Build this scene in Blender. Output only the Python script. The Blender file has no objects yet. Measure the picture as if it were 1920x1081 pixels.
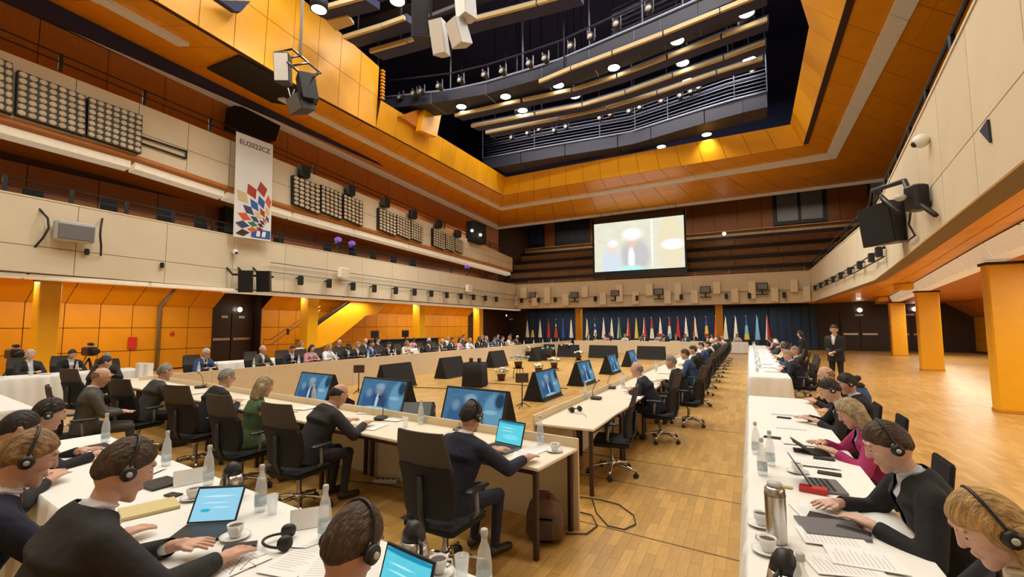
import bpy, bmesh, math, random
import numpy as np
from mathutils import Vector, Matrix
random.seed(7)
SC = bpy.context.scene
COL = SC.collection
# ---------------------------------------------------------------- camera
CX, CY, FPX = 960.0, 540.5, 847.0
YAW, PIT, ROL, EYE = math.radians(27.65), math.radians(4.7), math.radians(0.1), 1.88
_fw = Vector((-math.sin(YAW) * math.cos(PIT), math.cos(YAW) * math.cos(PIT), math.sin(PIT)))
_rt = Vector((math.cos(YAW), math.sin(YAW), 0)); _dn = _fw.cross(_rt)
_r2 = _rt * math.cos(ROL) + _dn * math.sin(ROL); _d2 = _dn * math.cos(ROL) - _rt * math.sin(ROL)
cam = bpy.data.cameras.new('camera'); cam.sensor_width = 36; cam.lens = FPX / 1920 * 36
cam.clip_start = .02; cam.clip_end = 200
camo = bpy.data.objects.new('camera', cam); COL.objects.link(camo)
_m = Matrix((_r2, -_d2, -_fw)).transposed().to_4x4(); _m.translation = Vector((0, 0, EYE))
camo.matrix_world = _m
SC.camera = camo
# ---------------------------------------------------------------- world, hall lighting, exposure
w = bpy.data.worlds.new('world'); SC.world = w; w.use_nodes = True
w.node_tree.nodes['Background'].inputs[0].default_value = (1, .93, .82, 1)
w.node_tree.nodes['Background'].inputs[1].default_value = 0.02
SC.view_settings.view_transform = 'Standard'; SC.view_settings.look = 'None'
SC.view_settings.exposure = 0.12; SC.view_settings.gamma = 1.0; SC.view_settings.use_curve_mapping = False
SC.cycles.max_bounces = 7; SC.cycles.diffuse_bounces = 3; SC.cycles.glossy_bounces = 3; SC.cycles.transmission_bounces = 6; SC.cycles.caustics_reflective = False; SC.cycles.caustics_refractive = False
SC.cycles.adaptive_threshold = .08
def area(name, loc, sx, sy, power, col=(1, .86, .66), rot=(0, 0, 0), parent=None, spread=180):
    l = bpy.data.lights.new(name, 'AREA'); l.shape = 'RECTANGLE'; l.size = sx; l.size_y = sy
    l.energy = power; l.color = col; l.spread = math.radians(spread)
    o = bpy.data.objects.new(name, l); COL.objects.link(o); o.location = loc; o.rotation_euler = rot
    if parent: o.parent = parent
    return o
# unseen area lights added as fill above the ceiling opening, pointing down
for i, yy in enumerate((-2.0, 4.0, 10.0, 15.2, 20.6, 24.3)):
    area('void_fill_light', (-6.3, yy, 15.6), 15, .9, 850, (1, .94, .83))
# fluorescent troughs under the galleries
for yy in (1.0, 8.0, 18.0, 26.0, 33.0):
    area('trough_light', (-20.6, yy, 3.32), .5, 5.5, 140, (1, .88, .68))
for xx, yy in ((5.5, 2.5), (6.4, 9.5), (7.6, 17.5), (8.6, 25.5), (9.6, 33.5)):
    area('trough_light', (xx, yy, 3.2), .8, 6, 215, (1, .89, .70))
area('trough_light', (-7.5, 39.2, 3.3), 20, .5, 300, (1, .9, .74))
# gallery strips on the left and over the back tiers
for yy in (2.0, 9.0, 16.0, 24.0, 32.0):
    area('gallery_light', (-20.3, yy, 6.65), .4, 6, 75, (1, .85, .62))
    area('gallery_light', (-20.6, yy, 10.9 - .02 * yy), .4, 6, 60, (1, .85, .62))
area('gallery_light', (-6.0, 42.5, 12.2), 26, .5, 420, (1, .86, .66))
# ---------------------------------------------------------------- helpers
def V(*a): return Vector(a)
def ray(px, py):
    return _r2 * ((px - CX) / FPX) + _d2 * ((py - CY) / FPX) + _fw
def uz(px, py, z=0.0):
    d = ray(px, py); t = (z - EYE) / d.z; return Vector((d.x * t, d.y * t, z))
def ux(px, py, x):
    d = ray(px, py); t = x / d.x; return Vector((x, d.y * t, EYE + d.z * t))
def uy(px, py, y):
    d = ray(px, py); t = y / d.y; return Vector((d.x * t, y, EYE + d.z * t))
def srgb(r, g, b):
    f = lambda c: (c / 255 / 12.92) if c <= 10 else ((c / 255 + .055) / 1.055) ** 2.4
    return (f(r), f(g), f(b))
def mat(name, col, rough=.6, metal=0.0, var=0.0, scale=6.0, bump=0.0, bscale=80.0, emit=None, estr=0.0, spec=.5, rand=0.0, trans=0.0, alpha=1.0, stretch=(1, 1, 1)):
    m = bpy.data.materials.new(name); m.use_nodes = True
    nt = m.node_tree; b = nt.nodes['Principled BSDF']
    b.inputs['Base Color'].default_value = (*col, 1); b.inputs['Roughness'].default_value = rough
    b.inputs['Metallic'].default_value = metal; b.inputs['Specular IOR Level'].default_value = spec
    if trans: b.inputs['Transmission Weight'].default_value = trans; b.inputs['IOR'].default_value = 1.33
    if alpha < 1: b.inputs['Alpha'].default_value = alpha
    if emit: b.inputs['Emission Color'].default_value = (*emit, 1); b.inputs['Emission Strength'].default_value = estr
    tc = mp = None
    if var or bump:
        tc = nt.nodes.new('ShaderNodeTexCoord'); mp = nt.nodes.new('ShaderNodeMapping')
        mp.inputs['Scale'].default_value = stretch; nt.links.new(tc.outputs['Object'], mp.inputs[0])
    if var or rand:
        hsv = nt.nodes.new('ShaderNodeHueSaturation'); hsv.inputs['Color'].default_value = (*col, 1)
        val = None
        if var:
            n = nt.nodes.new('ShaderNodeTexNoise'); n.inputs['Scale'].default_value = scale; n.inputs['Detail'].default_value = 5
            nt.links.new(mp.outputs[0], n.inputs['Vector'])
            r = nt.nodes.new('ShaderNodeMapRange'); r.inputs[1].default_value = .3; r.inputs[2].default_value = .7
            r.inputs[3].default_value = 1 - var; r.inputs[4].default_value = 1 + var
            nt.links.new(n.outputs['Fac'], r.inputs[0]); val = r.outputs[0]
        if rand:
            oi = nt.nodes.new('ShaderNodeObjectInfo'); r2 = nt.nodes.new('ShaderNodeMapRange')
            r2.inputs[3].default_value = 1 - rand; r2.inputs[4].default_value = 1 + rand
            nt.links.new(oi.outputs['Random'], r2.inputs[0])
            if val:
                mu = nt.nodes.new('ShaderNodeMath'); mu.operation = 'MULTIPLY'
                nt.links.new(val, mu.inputs[0]); nt.links.new(r2.outputs[0], mu.inputs[1]); val = mu.outputs[0]
            else: val = r2.outputs[0]
        nt.links.new(val, hsv.inputs['Value']); nt.links.new(hsv.outputs[0], b.inputs['Base Color'])
    if bump:
        n2 = nt.nodes.new('ShaderNodeTexNoise'); n2.inputs['Scale'].default_value = bscale; n2.inputs['Detail'].default_value = 3
        nt.links.new(mp.outputs[0], n2.inputs['Vector'])
        bp = nt.nodes.new('ShaderNodeBump'); bp.inputs['Strength'].default_value = bump; bp.inputs['Distance'].default_value = .02
        nt.links.new(n2.outputs['Fac'], bp.inputs['Height']); nt.links.new(bp.outputs[0], b.inputs['Normal'])
    return m
def tag(o, label=None, cat=None, group=None, kind=None):
    if label: o['label'] = label
    if cat: o['category'] = cat
    if group: o['group'] = group
    if kind: o['kind'] = kind
    return o
def empty(name, loc=(0, 0, 0), rz=0.0, label=None, cat=None, group=None):
    o = bpy.data.objects.new(name, None); COL.objects.link(o); o.location = loc; o.rotation_euler = (0, 0, rz)
    o.empty_display_size = .1
    return tag(o, label, cat, group)
class MB:
    """collects shapes into one mesh"""
    def __init__(s): s.v = []; s.f = []; s.mi = []; s.m = 0; s.sm = []; s.smooth = False
    def add(s, vs, fs):
        n = len(s.v); s.v += [tuple(v) for v in vs]
        s.f += [tuple(i + n for i in f) for f in fs]; s.mi += [s.m] * len(fs); s.sm += [s.smooth] * len(fs); return s
    def hexa(s, p):  # 8 points: bottom 4 ccw, top 4 ccw
        return s.add(p, [(3, 2, 1, 0), (4, 5, 6, 7), (0, 1, 5, 4), (1, 2, 6, 5), (2, 3, 7, 6), (3, 0, 4, 7)])
    def box(s, c, d, rz=0.0, rx=0.0, ry=0.0):
        R = Matrix.Rotation(rz, 3, 'Z') @ Matrix.Rotation(ry, 3, 'Y') @ Matrix.Rotation(rx, 3, 'X'); c = Vector(c)
        x, y, z = d[0] / 2, d[1] / 2, d[2] / 2
        return s.hexa([c + R @ Vector(q) for q in ((-x, -y, -z), (x, -y, -z), (x, y, -z), (-x, y, -z), (-x, -y, z), (x, -y, z), (x, y, z), (-x, y, z))])
    def bb(s, a, b):
        return s.box([(a[i] + b[i]) / 2 for i in range(3)], [abs(b[i] - a[i]) for i in range(3)])
    def rbox(s, c, d, bev=.01, rz=0.0, rx=0.0):  # box with chamfered vertical edges and top rim
        R = Matrix.Rotation(rz, 3, 'Z') @ Matrix.Rotation(rx, 3, 'X'); c = Vector(c); x, y, z = d[0] / 2, d[1] / 2, d[2] / 2
        def ring(k, zz):
            X, Y, q = x - k, y - k, min(bev * 1.5, x * .8, y * .8)
            return [(-X + q, -Y, zz), (X - q, -Y, zz), (X, -Y + q, zz), (X, Y - q, zz), (X - q, Y, zz), (-X + q, Y, zz), (-X, Y - q, zz), (-X, -Y + q, zz)]
        L = [ring(bev, -z), ring(0, -z + bev), ring(0, z - bev), ring(bev, z)]
        vs = [c + R @ Vector(q) for r in L for q in r]; fs = [tuple(range(7, -1, -1)), tuple(range(24, 32))]
        for k in range(3):
            for i in range(8): fs.append((k * 8 + i, k * 8 + (i + 1) % 8, k * 8 + 8 + (i + 1) % 8, k * 8 + 8 + i))
        return s.add(vs, fs)
    def prism(s, pts, e):  # planar polygon extruded by vector e
        n = len(pts); e = Vector(e); a = [Vector(p) for p in pts]
        return s.add(a + [p + e for p in a], [tuple(range(n - 1, -1, -1)), tuple(range(n, 2 * n))] + [(i, (i + 1) % n, n + (i + 1) % n, n + i) for i in range(n)])
    def tube(s, pts, r, n=8, cap=True, closed=False):
        P = [Vector(p) for p in pts]; rs = r if isinstance(r, (list, tuple)) else [r] * len(P)
        vs = []; fs = []; pu = None
        for i, p in enumerate(P):
            if closed: t = (P[(i + 1) % len(P)] - P[i - 1])
            else: t = (P[min(i + 1, len(P) - 1)] - P[max(i - 1, 0)])
            t = t.normalized() if t.length > 1e-9 else Vector((0, 0, 1))
            if pu is None:
                h = Vector((0, 0, 1)) if abs(t.z) < .9 else Vector((1, 0, 0)); pu = t.cross(h).normalized()
            u = (pu - t * pu.dot(t)).normalized(); pu = u; v = t.cross(u)
            for k in range(n):
                a = 2 * math.pi * k / n; vs.append(p + (u * math.cos(a) + v * math.sin(a)) * rs[i])
        m = len(P) if closed else len(P) - 1
        for i in range(m):
            j = (i + 1) % len(P)
            for k in range(n): fs.append((i * n + k, i * n + (k + 1) % n, j * n + (k + 1) % n, j * n + k))
        if cap and not closed: fs += [tuple(range(n - 1, -1, -1)), tuple(range((len(P) - 1) * n, len(P) * n))]
        return s.add(vs, fs)
    def lathe(s, prof, n=16, c=(0, 0, 0), M=None, cap=True):
        vs = []; fs = []; c = Vector(c)
        for r, z in prof:
            for k in range(n):
                a = 2 * math.pi * k / n; q = Vector((r * math.cos(a), r * math.sin(a), z)); vs.append(c + (M @ q if M else q))
        for i in range(len(prof) - 1):
            for k in range(n): fs.append((i * n + k, i * n + (k + 1) % n, (i + 1) * n + (k + 1) % n, (i + 1) * n + k))
        if cap: fs += [tuple(range(n - 1, -1, -1)), tuple(range((len(prof) - 1) * n, len(prof) * n))]
        return s.add(vs, fs)
    def ell(s, c, r, n=12, m=8, M=None):
        vs = []; fs = []; c = Vector(c)
        for i in range(m + 1):
            p = math.pi * i / m
            for k in range(n):
                a = 2 * math.pi * k / n; q = Vector((r[0] * math.sin(p) * math.cos(a), r[1] * math.sin(p) * math.sin(a), -r[2] * math.cos(p)))
                vs.append(c + (M @ q if M else q))
        for i in range(m):
            for k in range(n): fs.append((i * n + k, i * n + (k + 1) % n, (i + 1) * n + (k + 1) % n, (i + 1) * n + k))
        return s.add(vs, fs)
    def grid(s, fn, nu, nv):
        vs = [fn(i / nu, j / nv) for j in range(nv + 1) for i in range(nu + 1)]
        fs = [(j * (nu + 1) + i, j * (nu + 1) + i + 1, (j + 1) * (nu + 1) + i + 1, (j + 1) * (nu + 1) + i) for j in range(nv) for i in range(nu)]
        return s.add(vs, fs)
    def mesh(s, name, mats):
        me = bpy.data.meshes.new(name); me.from_pydata(s.v, [], s.f)
        for m in (mats if isinstance(mats, (list, tuple)) else [mats]): me.materials.append(m)
        me.polygons.foreach_set('material_index', s.mi); me.polygons.foreach_set('use_smooth', s.sm)
        me.update(); return me
    def build(s, name, mats, parent=None, label=None, cat=None, group=None, kind=None):
        o = bpy.data.objects.new(name, s.mesh(name, mats)); COL.objects.link(o)
        if parent: o.parent = parent
        return tag(o, label, cat, group, kind)
def S():
    b = MB(); b.smooth = True; return b
def inst(name, me, parent=None, loc=(0, 0, 0), rot=(0, 0, 0), scale=(1, 1, 1)):
    o = bpy.data.objects.new(name, me); COL.objects.link(o); o.location = loc; o.rotation_euler = rot; o.scale = scale
    if parent: o.parent = parent
    return o
def copy_tree(o, parent=None):
    c = o.copy(); COL.objects.link(c); c.parent = parent
    for ch in list(o.children): copy_tree(ch, c)
    return c
def panels(name, parent, A, B, C, D, nu, nv, m, gap=.02, th=.03, us=None, vs=None, skip=None):
    """individual boards laid on the patch A-B-C-D (u: A to B, v: A to D), standing proud along its normal"""
    A, B, C, D = map(Vector, (A, B, C, D)); n = (B - A).cross(D - A).normalized() * th
    us = us or [i / nu for i in range(nu + 1)]; vs = vs or [j / nv for j in range(nv + 1)]
    P = lambda u, v: A * (1 - u) * (1 - v) + B * u * (1 - v) + C * u * v + D * (1 - u) * v
    Lu = max((B - A).length, .01); Lv = max((D - A).length, .01); gu, gv = gap / Lu / 2, gap / Lv / 2
    for i in range(len(us) - 1):
        for j in range(len(vs) - 1):
            if skip and skip(i, j): continue
            u0, u1, v0, v1 = us[i] + gu, us[i + 1] - gu, vs[j] + gv, vs[j + 1] - gv
            q = [P(u0, v0), P(u1, v0), P(u1, v1), P(u0, v1)]
            c = sum(q, Vector()) / 4
            b = MB(); b.hexa([p - c for p in q] + [p - c + n for p in q]); o = b.build(name, m, parent); o.location = c
# ---------------------------------------------------------------- materials
M = {}
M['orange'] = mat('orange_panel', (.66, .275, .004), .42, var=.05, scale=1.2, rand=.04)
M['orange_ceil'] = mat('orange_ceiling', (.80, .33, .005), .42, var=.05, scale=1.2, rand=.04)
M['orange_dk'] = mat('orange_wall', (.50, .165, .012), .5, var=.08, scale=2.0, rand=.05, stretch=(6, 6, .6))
M['yellow'] = mat('yellow_paint', (.84, .42, .006), .45, var=.03)
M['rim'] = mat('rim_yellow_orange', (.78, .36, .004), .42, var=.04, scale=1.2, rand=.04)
M['joint'] = mat('dark_joint', (.05, .018, .006), .9)
M['cream'] = mat('cream_stone', (.70, .60, .43), .75, var=.025, scale=1.1, bump=.08, bscale=40, rand=.02)
M['cream_dk'] = mat('cream_joint', (.22, .17, .11), .9)
M['strip'] = mat('trough_diffuser', (.58, .50, .36), .6, var=.06, scale=8, emit=(1, .84, .58), estr=.07)
M['strip_lit'] = mat('trough_white', (.70, .62, .48), .6, var=.06, scale=8, emit=(1, .86, .62), estr=.25)
M['brown'] = mat('brown_wood', (.30, .095, .018), .5, var=.12, scale=3, stretch=(4, .5, 4), rand=.05)
M['tier'] = mat('tier_wood', (.44, .27, .15), .6, var=.15, scale=4)
M['dark'] = mat('dark_brown', (.030, .014, .010), .45)
M['black'] = mat('black_metal', (.010, .010, .011), .45)
M['blackm'] = mat('black_matte', (.007, .006, .007), .85)
M['navy'] = mat('navy_void', (.020, .025, .085), .75)
M['curtain'] = mat('navy_curtain', (.018, .042, .095), .85, var=.2, scale=4, stretch=(8, 8, .3))
M['grey'] = mat('grey_metal', (.18, .18, .19), .4, .3)
M['lgrey'] = mat('light_grey', (.5, .5, .5), .5)
M['rig'] = mat('rig_steel', (.024, .025, .046), .6, .1)
M['riglt'] = mat('rig_light_steel', (.26, .30, .44), .45, .2)
M['slat'] = mat('beige_slat', (.52, .40, .20), .6, var=.06)
M['white'] = mat('white_plastic', (.8, .8, .78), .4)
M['chrome'] = mat('chrome', (.7, .7, .7), .18, 1.0)
M['steel'] = mat('brushed_steel', (.55, .53, .5), .28, 1.0, var=.1, scale=40, stretch=(1, 1, .05))
M['lamp'] = mat('lamp_face', (1, 1, 1), .5, emit=(1, .95, .88), estr=14)
M['lampsoft'] = mat('lamp_soft', (1, 1, 1), .5, emit=(1, .9, .72), estr=4)
M['cloth'] = mat('white_tablecloth', (.80, .79, .75), .85, bump=.05, bscale=30)
M['top'] = mat('cream_table_top', (.80, .73, .58), .38, var=.02)
M['panelw'] = mat('table_front_panel', (.70, .57, .38), .5, var=.03, rand=.02)
M['leg'] = mat('dark_table_leg', (.045, .022, .016), .4, .3)
M['leggrey'] = mat('grey_table_leg', (.16, .14, .12), .4, .4)
M['chairb'] = mat('black_chair_fabric', (.008, .007, .008), .9, bump=.2, bscale=300)
M['chairmesh'] = mat('brown_mesh_fabric', (.055, .043, .030), .8, bump=.3, bscale=500)
M['paper'] = mat('white_paper', (.82, .82, .80), .8, var=.02, scale=20)
M['red'] = mat('red_plastic', (.5, .02, .015), .45)
M['glass'] = mat('clear_glass', (.86, .91, .91), .06, alpha=.38)
M['water_label'] = mat('blue_white_label', (.55, .68, .75), .5, var=.3, scale=30)
M['folder'] = mat('cream_folder', (.62, .52, .25), .6)
M['leaf'] = mat('leaf_green', (.06, .13, .03), .6, var=.3, scale=20, rand=.3)
M['flowerw'] = mat('white_flower', (.75, .75, .66), .6, rand=.1)
M['flowerb'] = mat('pale_blue_flower', (.30, .42, .50), .6, rand=.2)
M['pot'] = mat('dark_pot', (.06, .035, .03), .5)
M['purple'] = mat('purple_lamp', (.2, .08, .4), .5, emit=(.35, .12, .8), estr=.35)
M['bluelogo'] = mat('blue_print', srgb(40, 80, 160), .7)
def parquet(name):
    m = bpy.data.materials.new(name); m.use_nodes = True; nt = m.node_tree; b = nt.nodes['Principled BSDF']
    tc = nt.nodes.new('ShaderNodeTexCoord'); mp = nt.nodes.new('ShaderNodeMapping'); mp.inputs['Rotation'].default_value = (0, 0, math.pi / 2)
    br = nt.nodes.new('ShaderNodeTexBrick'); br.inputs['Scale'].default_value = 1.0
    br.inputs['Brick Width'].default_value = .42; br.inputs['Row Height'].default_value = .085; br.inputs['Mortar Size'].default_value = .0012
    br.inputs['Color1'].default_value = (.57, .345, .105, 1); br.inputs['Color2'].default_value = (.41, .225, .055, 1); br.inputs['Mortar'].default_value = (.25, .13, .04, 1)
    br.offset = .5; br.inputs['Bias'].default_value = -.1
    nt.links.new(tc.outputs['Object'], mp.inputs[0]); nt.links.new(mp.outputs[0], br.inputs[0])
    n = nt.nodes.new('ShaderNodeTexNoise'); n.inputs['Scale'].default_value = .6; nt.links.new(tc.outputs['Object'], n.inputs['Vector'])
    r = nt.nodes.new('ShaderNodeMapRange'); r.inputs[3].default_value = .85; r.inputs[4].default_value = 1.15; nt.links.new(n.outputs['Fac'], r.inputs[0])
    h = nt.nodes.new('ShaderNodeHueSaturation'); nt.links.new(r.outputs[0], h.inputs['Value']); nt.links.new(br.outputs['Color'], h.inputs['Color'])
    nt.links.new(h.outputs[0], b.inputs['Base Color']); b.inputs['Roughness'].default_value = .34; b.inputs['Specular IOR Level'].default_value = .4
    return m
M['parquet'] = parquet('oak_parquet')
M['plank'] = mat('oak_plank', (.49, .285, .08), .34, var=.10, scale=12, rand=.16, stretch=(4, .5, 1), spec=.4)
M['plank_dk'] = mat('floor_seam', (.12, .06, .02), .8)
# ---------------------------------------------------------------- the hall
def struct(b, name, m, parent=None): return b.build(name, m, parent, kind=None if parent else 'structure')
fl = struct(MB().bb((-27, -9, -.2), (14.5, 46, 0)), 'floor', M['parquet'])
# single parquet strips where the aisle is close enough to tell them apart
pm = MB().box((0, 0, .001), (.0835, .4155, .004)).mesh('plank', M['plank'])
k = 0
for i in range(18):
    for j in range(16):
        inst('plank', pm, fl, (-1.47 + i * .085, 3.35 + j * .417 + (i % 2) * .2, .0))
for y0, y1 in ((4.35, 4.25), (5.62, 5.55), (6.55, 6.5), (9.1, 9.05)):
    struct(MB().hexa([(-3.2, y0 + .1, .0), (.2, y1 - .1, .0), (.2, y1 - .085, .0), (-3.2, y0 + .115, .0), (-3.2, y0 + .1, .0045), (.2, y1 - .1, .0045), (.2, y1 - .085, .0045), (-3.2, y0 + .115, .0045)]), 'floor_seam', M['plank_dk'], fl)
ZB0, ZB1, YB = 3.45, 5.65, 37.5
LEFT = [(-17.6, -9), (-18.45, 3.5), (-19.1, 11.2), (-19.15, 37.5)]
RIGHT = [(.9, -9), (2.2, 4), (2.6, 7.5), (3.0, 11), (3.55, 15.8), (4.0, 20), (3.9, 37.5)]
def lerp(a, b, t): return tuple(a[i] + (b[i] - a[i]) * t for i in range(len(a)))
def fascia(name, pl, z0, z1, m, side, seg, back=M['cream_dk'], rows=(0, .36, 1), th=.035, gap=.018, dep=.3):
    """parapet: a dark core with stone slabs in front, facing the hall"""
    core = MB()
    for (a, b) in zip(pl[:-1], pl[1:]):
        d = Vector((b[0] - a[0], b[1] - a[1], 0)).normalized(); n = Vector((d.y, -d.x, 0)) * side  # towards hall
        core.hexa([Vector((*a, z0)), Vector((*b, z0)), Vector((*b, z0)) - n * dep, Vector((*a, z0)) - n * dep, Vector((*a, z1)), Vector((*b, z1)), Vector((*b, z1)) - n * dep, Vector((*a, z1)) - n * dep])
    o = struct(core, name, back)
    for (a, b) in zip(pl[:-1], pl[1:]):
        L = math.hypot(b[0] - a[0], b[1] - a[1]); nu = max(1, round(L / seg))
        A, B = (a, b) if side > 0 else (b, a)
        panels('slab', o, (*A, z0), (*B, z0), (*B, z1), (*A, z1), nu, 2, m, gap, th, vs=list(rows))
    cap = MB()
    for (a, b) in zip(pl[:-1], pl[1:]):
        d = Vector((b[0] - a[0], b[1] - a[1], 0)).normalized(); n = Vector((d.y, -d.x, 0)) * side
        q = [Vector((*a, z1)) + n * .05, Vector((*b, z1)) + n * .05, Vector((*b, z1)) - n * .35, Vector((*a, z1)) - n * .35]
        cap.hexa(q + [p + Vector((0, 0, .05)) for p in q])
    struct(cap, 'coping', M['cream'], o)
    return o
wbl = fascia('wall_left_balcony', LEFT, ZB0, ZB1, M['cream'], 1, 2.4)
wbr = fascia('wall_right_balcony', RIGHT, ZB0, ZB1, M['cream'], -1, 2.3)
wbb = fascia('wall_back_balcony', [(-19.15, YB), (3.9, YB)], ZB0, ZB1, M['cream'], 1, 2.0, rows=(0, 1), gap=.008)
# balcony floors / soffits
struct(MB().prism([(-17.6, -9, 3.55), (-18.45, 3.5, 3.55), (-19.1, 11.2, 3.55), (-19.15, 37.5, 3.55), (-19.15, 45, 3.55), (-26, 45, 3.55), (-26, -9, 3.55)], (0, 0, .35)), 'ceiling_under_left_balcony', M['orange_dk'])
struct(MB().prism([(-19.15, 37.6, 3.55), (3.9, 37.6, 3.55), (3.9, 45.5, 3.55), (-19.15, 45.5, 3.55)], (0, 0, .35)), 'ceiling_under_back_balcony', M['brown'])
# right soffit rises from the parapet towards the columns, then a low ceiling behind them
CL = [(2.5, -9), (3.15, 2.5), (4.55, 13.2), (6.2, 24.5), (7.75, 35.5), (8.0, 45)]
def along(pl, y):
    for a, b in zip(pl[:-1], pl[1:]):
        if a[1] <= y <= b[1]: return a[0] + (b[0] - a[0]) * (y - a[1]) / (b[1] - a[1])
    return pl[-1][0]
_ys = (-9, 2.5, 4, 7.5, 11, 13.2, 15.8, 20, 24.5, 30, 35.5, 45)
CL = [(along(CL, y), y) for y in _ys]; RX = [(along(RIGHT, y) + .04, y) for y in _ys]
sof = MB()
for i in range(len(CL) - 1):
    a, b, c, d = RX[i], RX[i + 1], CL[i + 1], CL[i]
    zz = 3.68
    q = [Vector((*a, 3.5)), Vector((*b, 3.5)), Vector((*c, zz)), Vector((*d, zz))]
    sof.hexa(q + [p + Vector((0, 0, .12)) for p in q])
so = struct(sof, 'ceiling_right_soffit', M['joint'])
for i in range(len(CL) - 1):
    a, b, c, d = RX[i], RX[i + 1], CL[i + 1], CL[i]
    panels('soffit_panel', so, (*a, 3.5), (*d, 3.68), (*c, 3.68), (*b, 3.5), 3, max(1, round((b[1] - a[1]) / 2.4)), M['orange_ceil'], .02, .02)
tw = MB()
for i in range(len(CL) - 1):
    a, b = CL[i], CL[i + 1]
    q = [Vector((a[0] + .05, a[1], 3.64)), Vector((b[0] + .05, b[1], 3.64)), Vector((b[0] + .45, b[1], 3.64)), Vector((a[0] + .45, a[1], 3.64))]
    tw.hexa(q + [p + Vector((0, 0, .3)) for p in q])
struct(tw, 'wall_right_upstand', M['orange'])
struct(MB().prism([(2.9, -9, 3.4), (13.9, -9, 3.4), (13.9, 46, 3.4), (8.4, 46, 3.4), (8.1, 35.5, 3.4), (6.6, 24.5, 3.4), (4.95, 13.2, 3.4), (3.5, 2.5, 3.4)], (0, 0, .3)), 'ceiling_right_aisle', M['orange_dk'])
# outer walls
wl = struct(MB().bb((-23.0, -9, 0), (-22.55, 12.42, 3.55)), 'wall_left', M['joint'])
struct(MB().bb((-23.0, 14.8, 0), (-22.55, 45, 3.55)), 'wall_left_far', M['joint'])
wlf = bpy.data.objects['wall_left_far']
for par, y0, y1 in ((wl, -.2, 12.42), (wlf, 14.8, 34.4)):
    n = round((y1 - y0) / 1.05)
    panels('wall_panel', par, (-22.55, y0, .05), (-22.55, y1, .05), (-22.55, y1, 2.75), (-22.55, y0, 2.75), n, 3, M['orange'], .025, .03, vs=[0, .31, .655, 1])
    panels('slant_panel', par, (-22.52, y0, 2.76), (-22.52, y1, 2.76), (-21.5, y1, 3.52), (-21.5, y0, 3.52), n, 1, M['orange'], .025, .03)
# left trough of pale diffusers just behind the parapet
tr = struct(MB().bb((-19.9, -9, 3.40), (-19.35, 37.2, 3.56)), 'trim_1', M['joint'])
for y in [-4 + 3.05 * i for i in range(14)]:
    MB().bb((-19.85 if y > 9 else -19.25, y, 3.30), (-19.3 if y > 9 else -18.7, y + 2.95, 3.42)).build('diffuser', M['strip_lit'], tr)
# right trough along the columns
tr = struct(MB().bb((3.0, -8.9, 3.5), (3.1, -8.8, 3.6)), 'trim_2', M['joint'])
for i in range(len(CL) - 2):
    a, b = CL[i], CL[i + 1]; n = max(1, round((b[1] - a[1]) / 2.8))
    for j in range(n):
        p, q = lerp(a, b, j / n), lerp(a, b, (j + .96) / n)
        MB().hexa([(p[0] + .1, p[1], 3.30), (p[0] + .48, p[1], 3.30), (q[0] + .48, q[1], 3.30), (q[0] + .1, q[1], 3.30), (p[0] - .05, p[1], 3.62), (p[0] + .48, p[1], 3.62), (q[0] + .48, q[1], 3.62), (q[0] - .05, q[1], 3.62)]).build('diffuser', M['strip_lit'], tr)
struct(MB().bb((-24, 42, 0), (13.9, 42.4, 3.6)), 'wall_back', M['dark'])
struct(MB().bb((13.6, -9, 0), (14, 46, 3.6)), 'wall_right', M['orange_dk'])
wr = bpy.data.objects['wall_right']
panels('wall_panel', wr, (13.6, 42, .1), (13.6, 26, .1), (13.6, 26, 2.4), (13.6, 42, 2.4), 8, 3, M['orange'], .03, .03)
panels('slant_panel', wr, (13.58, 42, 2.42), (13.58, 26, 2.42), (12.2, 26, 3.4), (12.2, 42, 3.4), 8, 1, M['orange_dk'], .03, .03)
struct(MB().bb((13.3, 26, 0), (13.57, 41.9, .12)), 'baseboard_right', M['dark'])
for y_ in (24.8, 35.8): MB().rbox((along(CL, y_) - .35, y_, 3.5), (.5, .75, .26), .02).build('soffit_block', M['yellow'], so)
struct(MB().bb((-27, -9.3, 0), (14.5, -9, 16)), 'wall_near', M['cream'])
# gallery storeys on the left: brown back wall, gallery floors
wrg = struct(MB().bb((9.0, -9, 3.7), (9.3, 46, 12.2)), 'wall_right_gallery', M['brown'])
struct(MB().prism([(1.2, -9, 4.1), (2.5, 4, 4.1), (3.3, 11, 4.1), (4.3, 20, 4.1), (4.2, 45, 4.1), (9, 45, 4.1), (9, -9, 4.1)], (0, 0, .2)), 'floor_right_balcony', M['dark'])
wg = struct(MB().bb((-22.2, -9, 3.9), (-21.7, 46, 13.2)), 'wall_left_gallery', M['joint'])
panels('wall_panel', wg, (-21.7, -4, 3.95), (-21.7, 38.5, 3.95), (-21.7, 38.5, 7.4), (-21.7, -4, 7.4), 22, 1, M['brown'], .025, .03)
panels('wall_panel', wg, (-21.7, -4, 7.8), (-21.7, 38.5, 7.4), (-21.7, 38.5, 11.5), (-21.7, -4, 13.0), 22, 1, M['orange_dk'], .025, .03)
struct(MB().prism([(-17.9, -9, 3.9), (-18.75, 3.5, 3.9), (-19.4, 11.2, 3.9), (-19.45, 38, 3.9), (-21.7, 38, 3.9), (-21.7, -9, 3.9)], (0, 0, .4)), 'floor_left_balcony', M['dark'])
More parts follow.
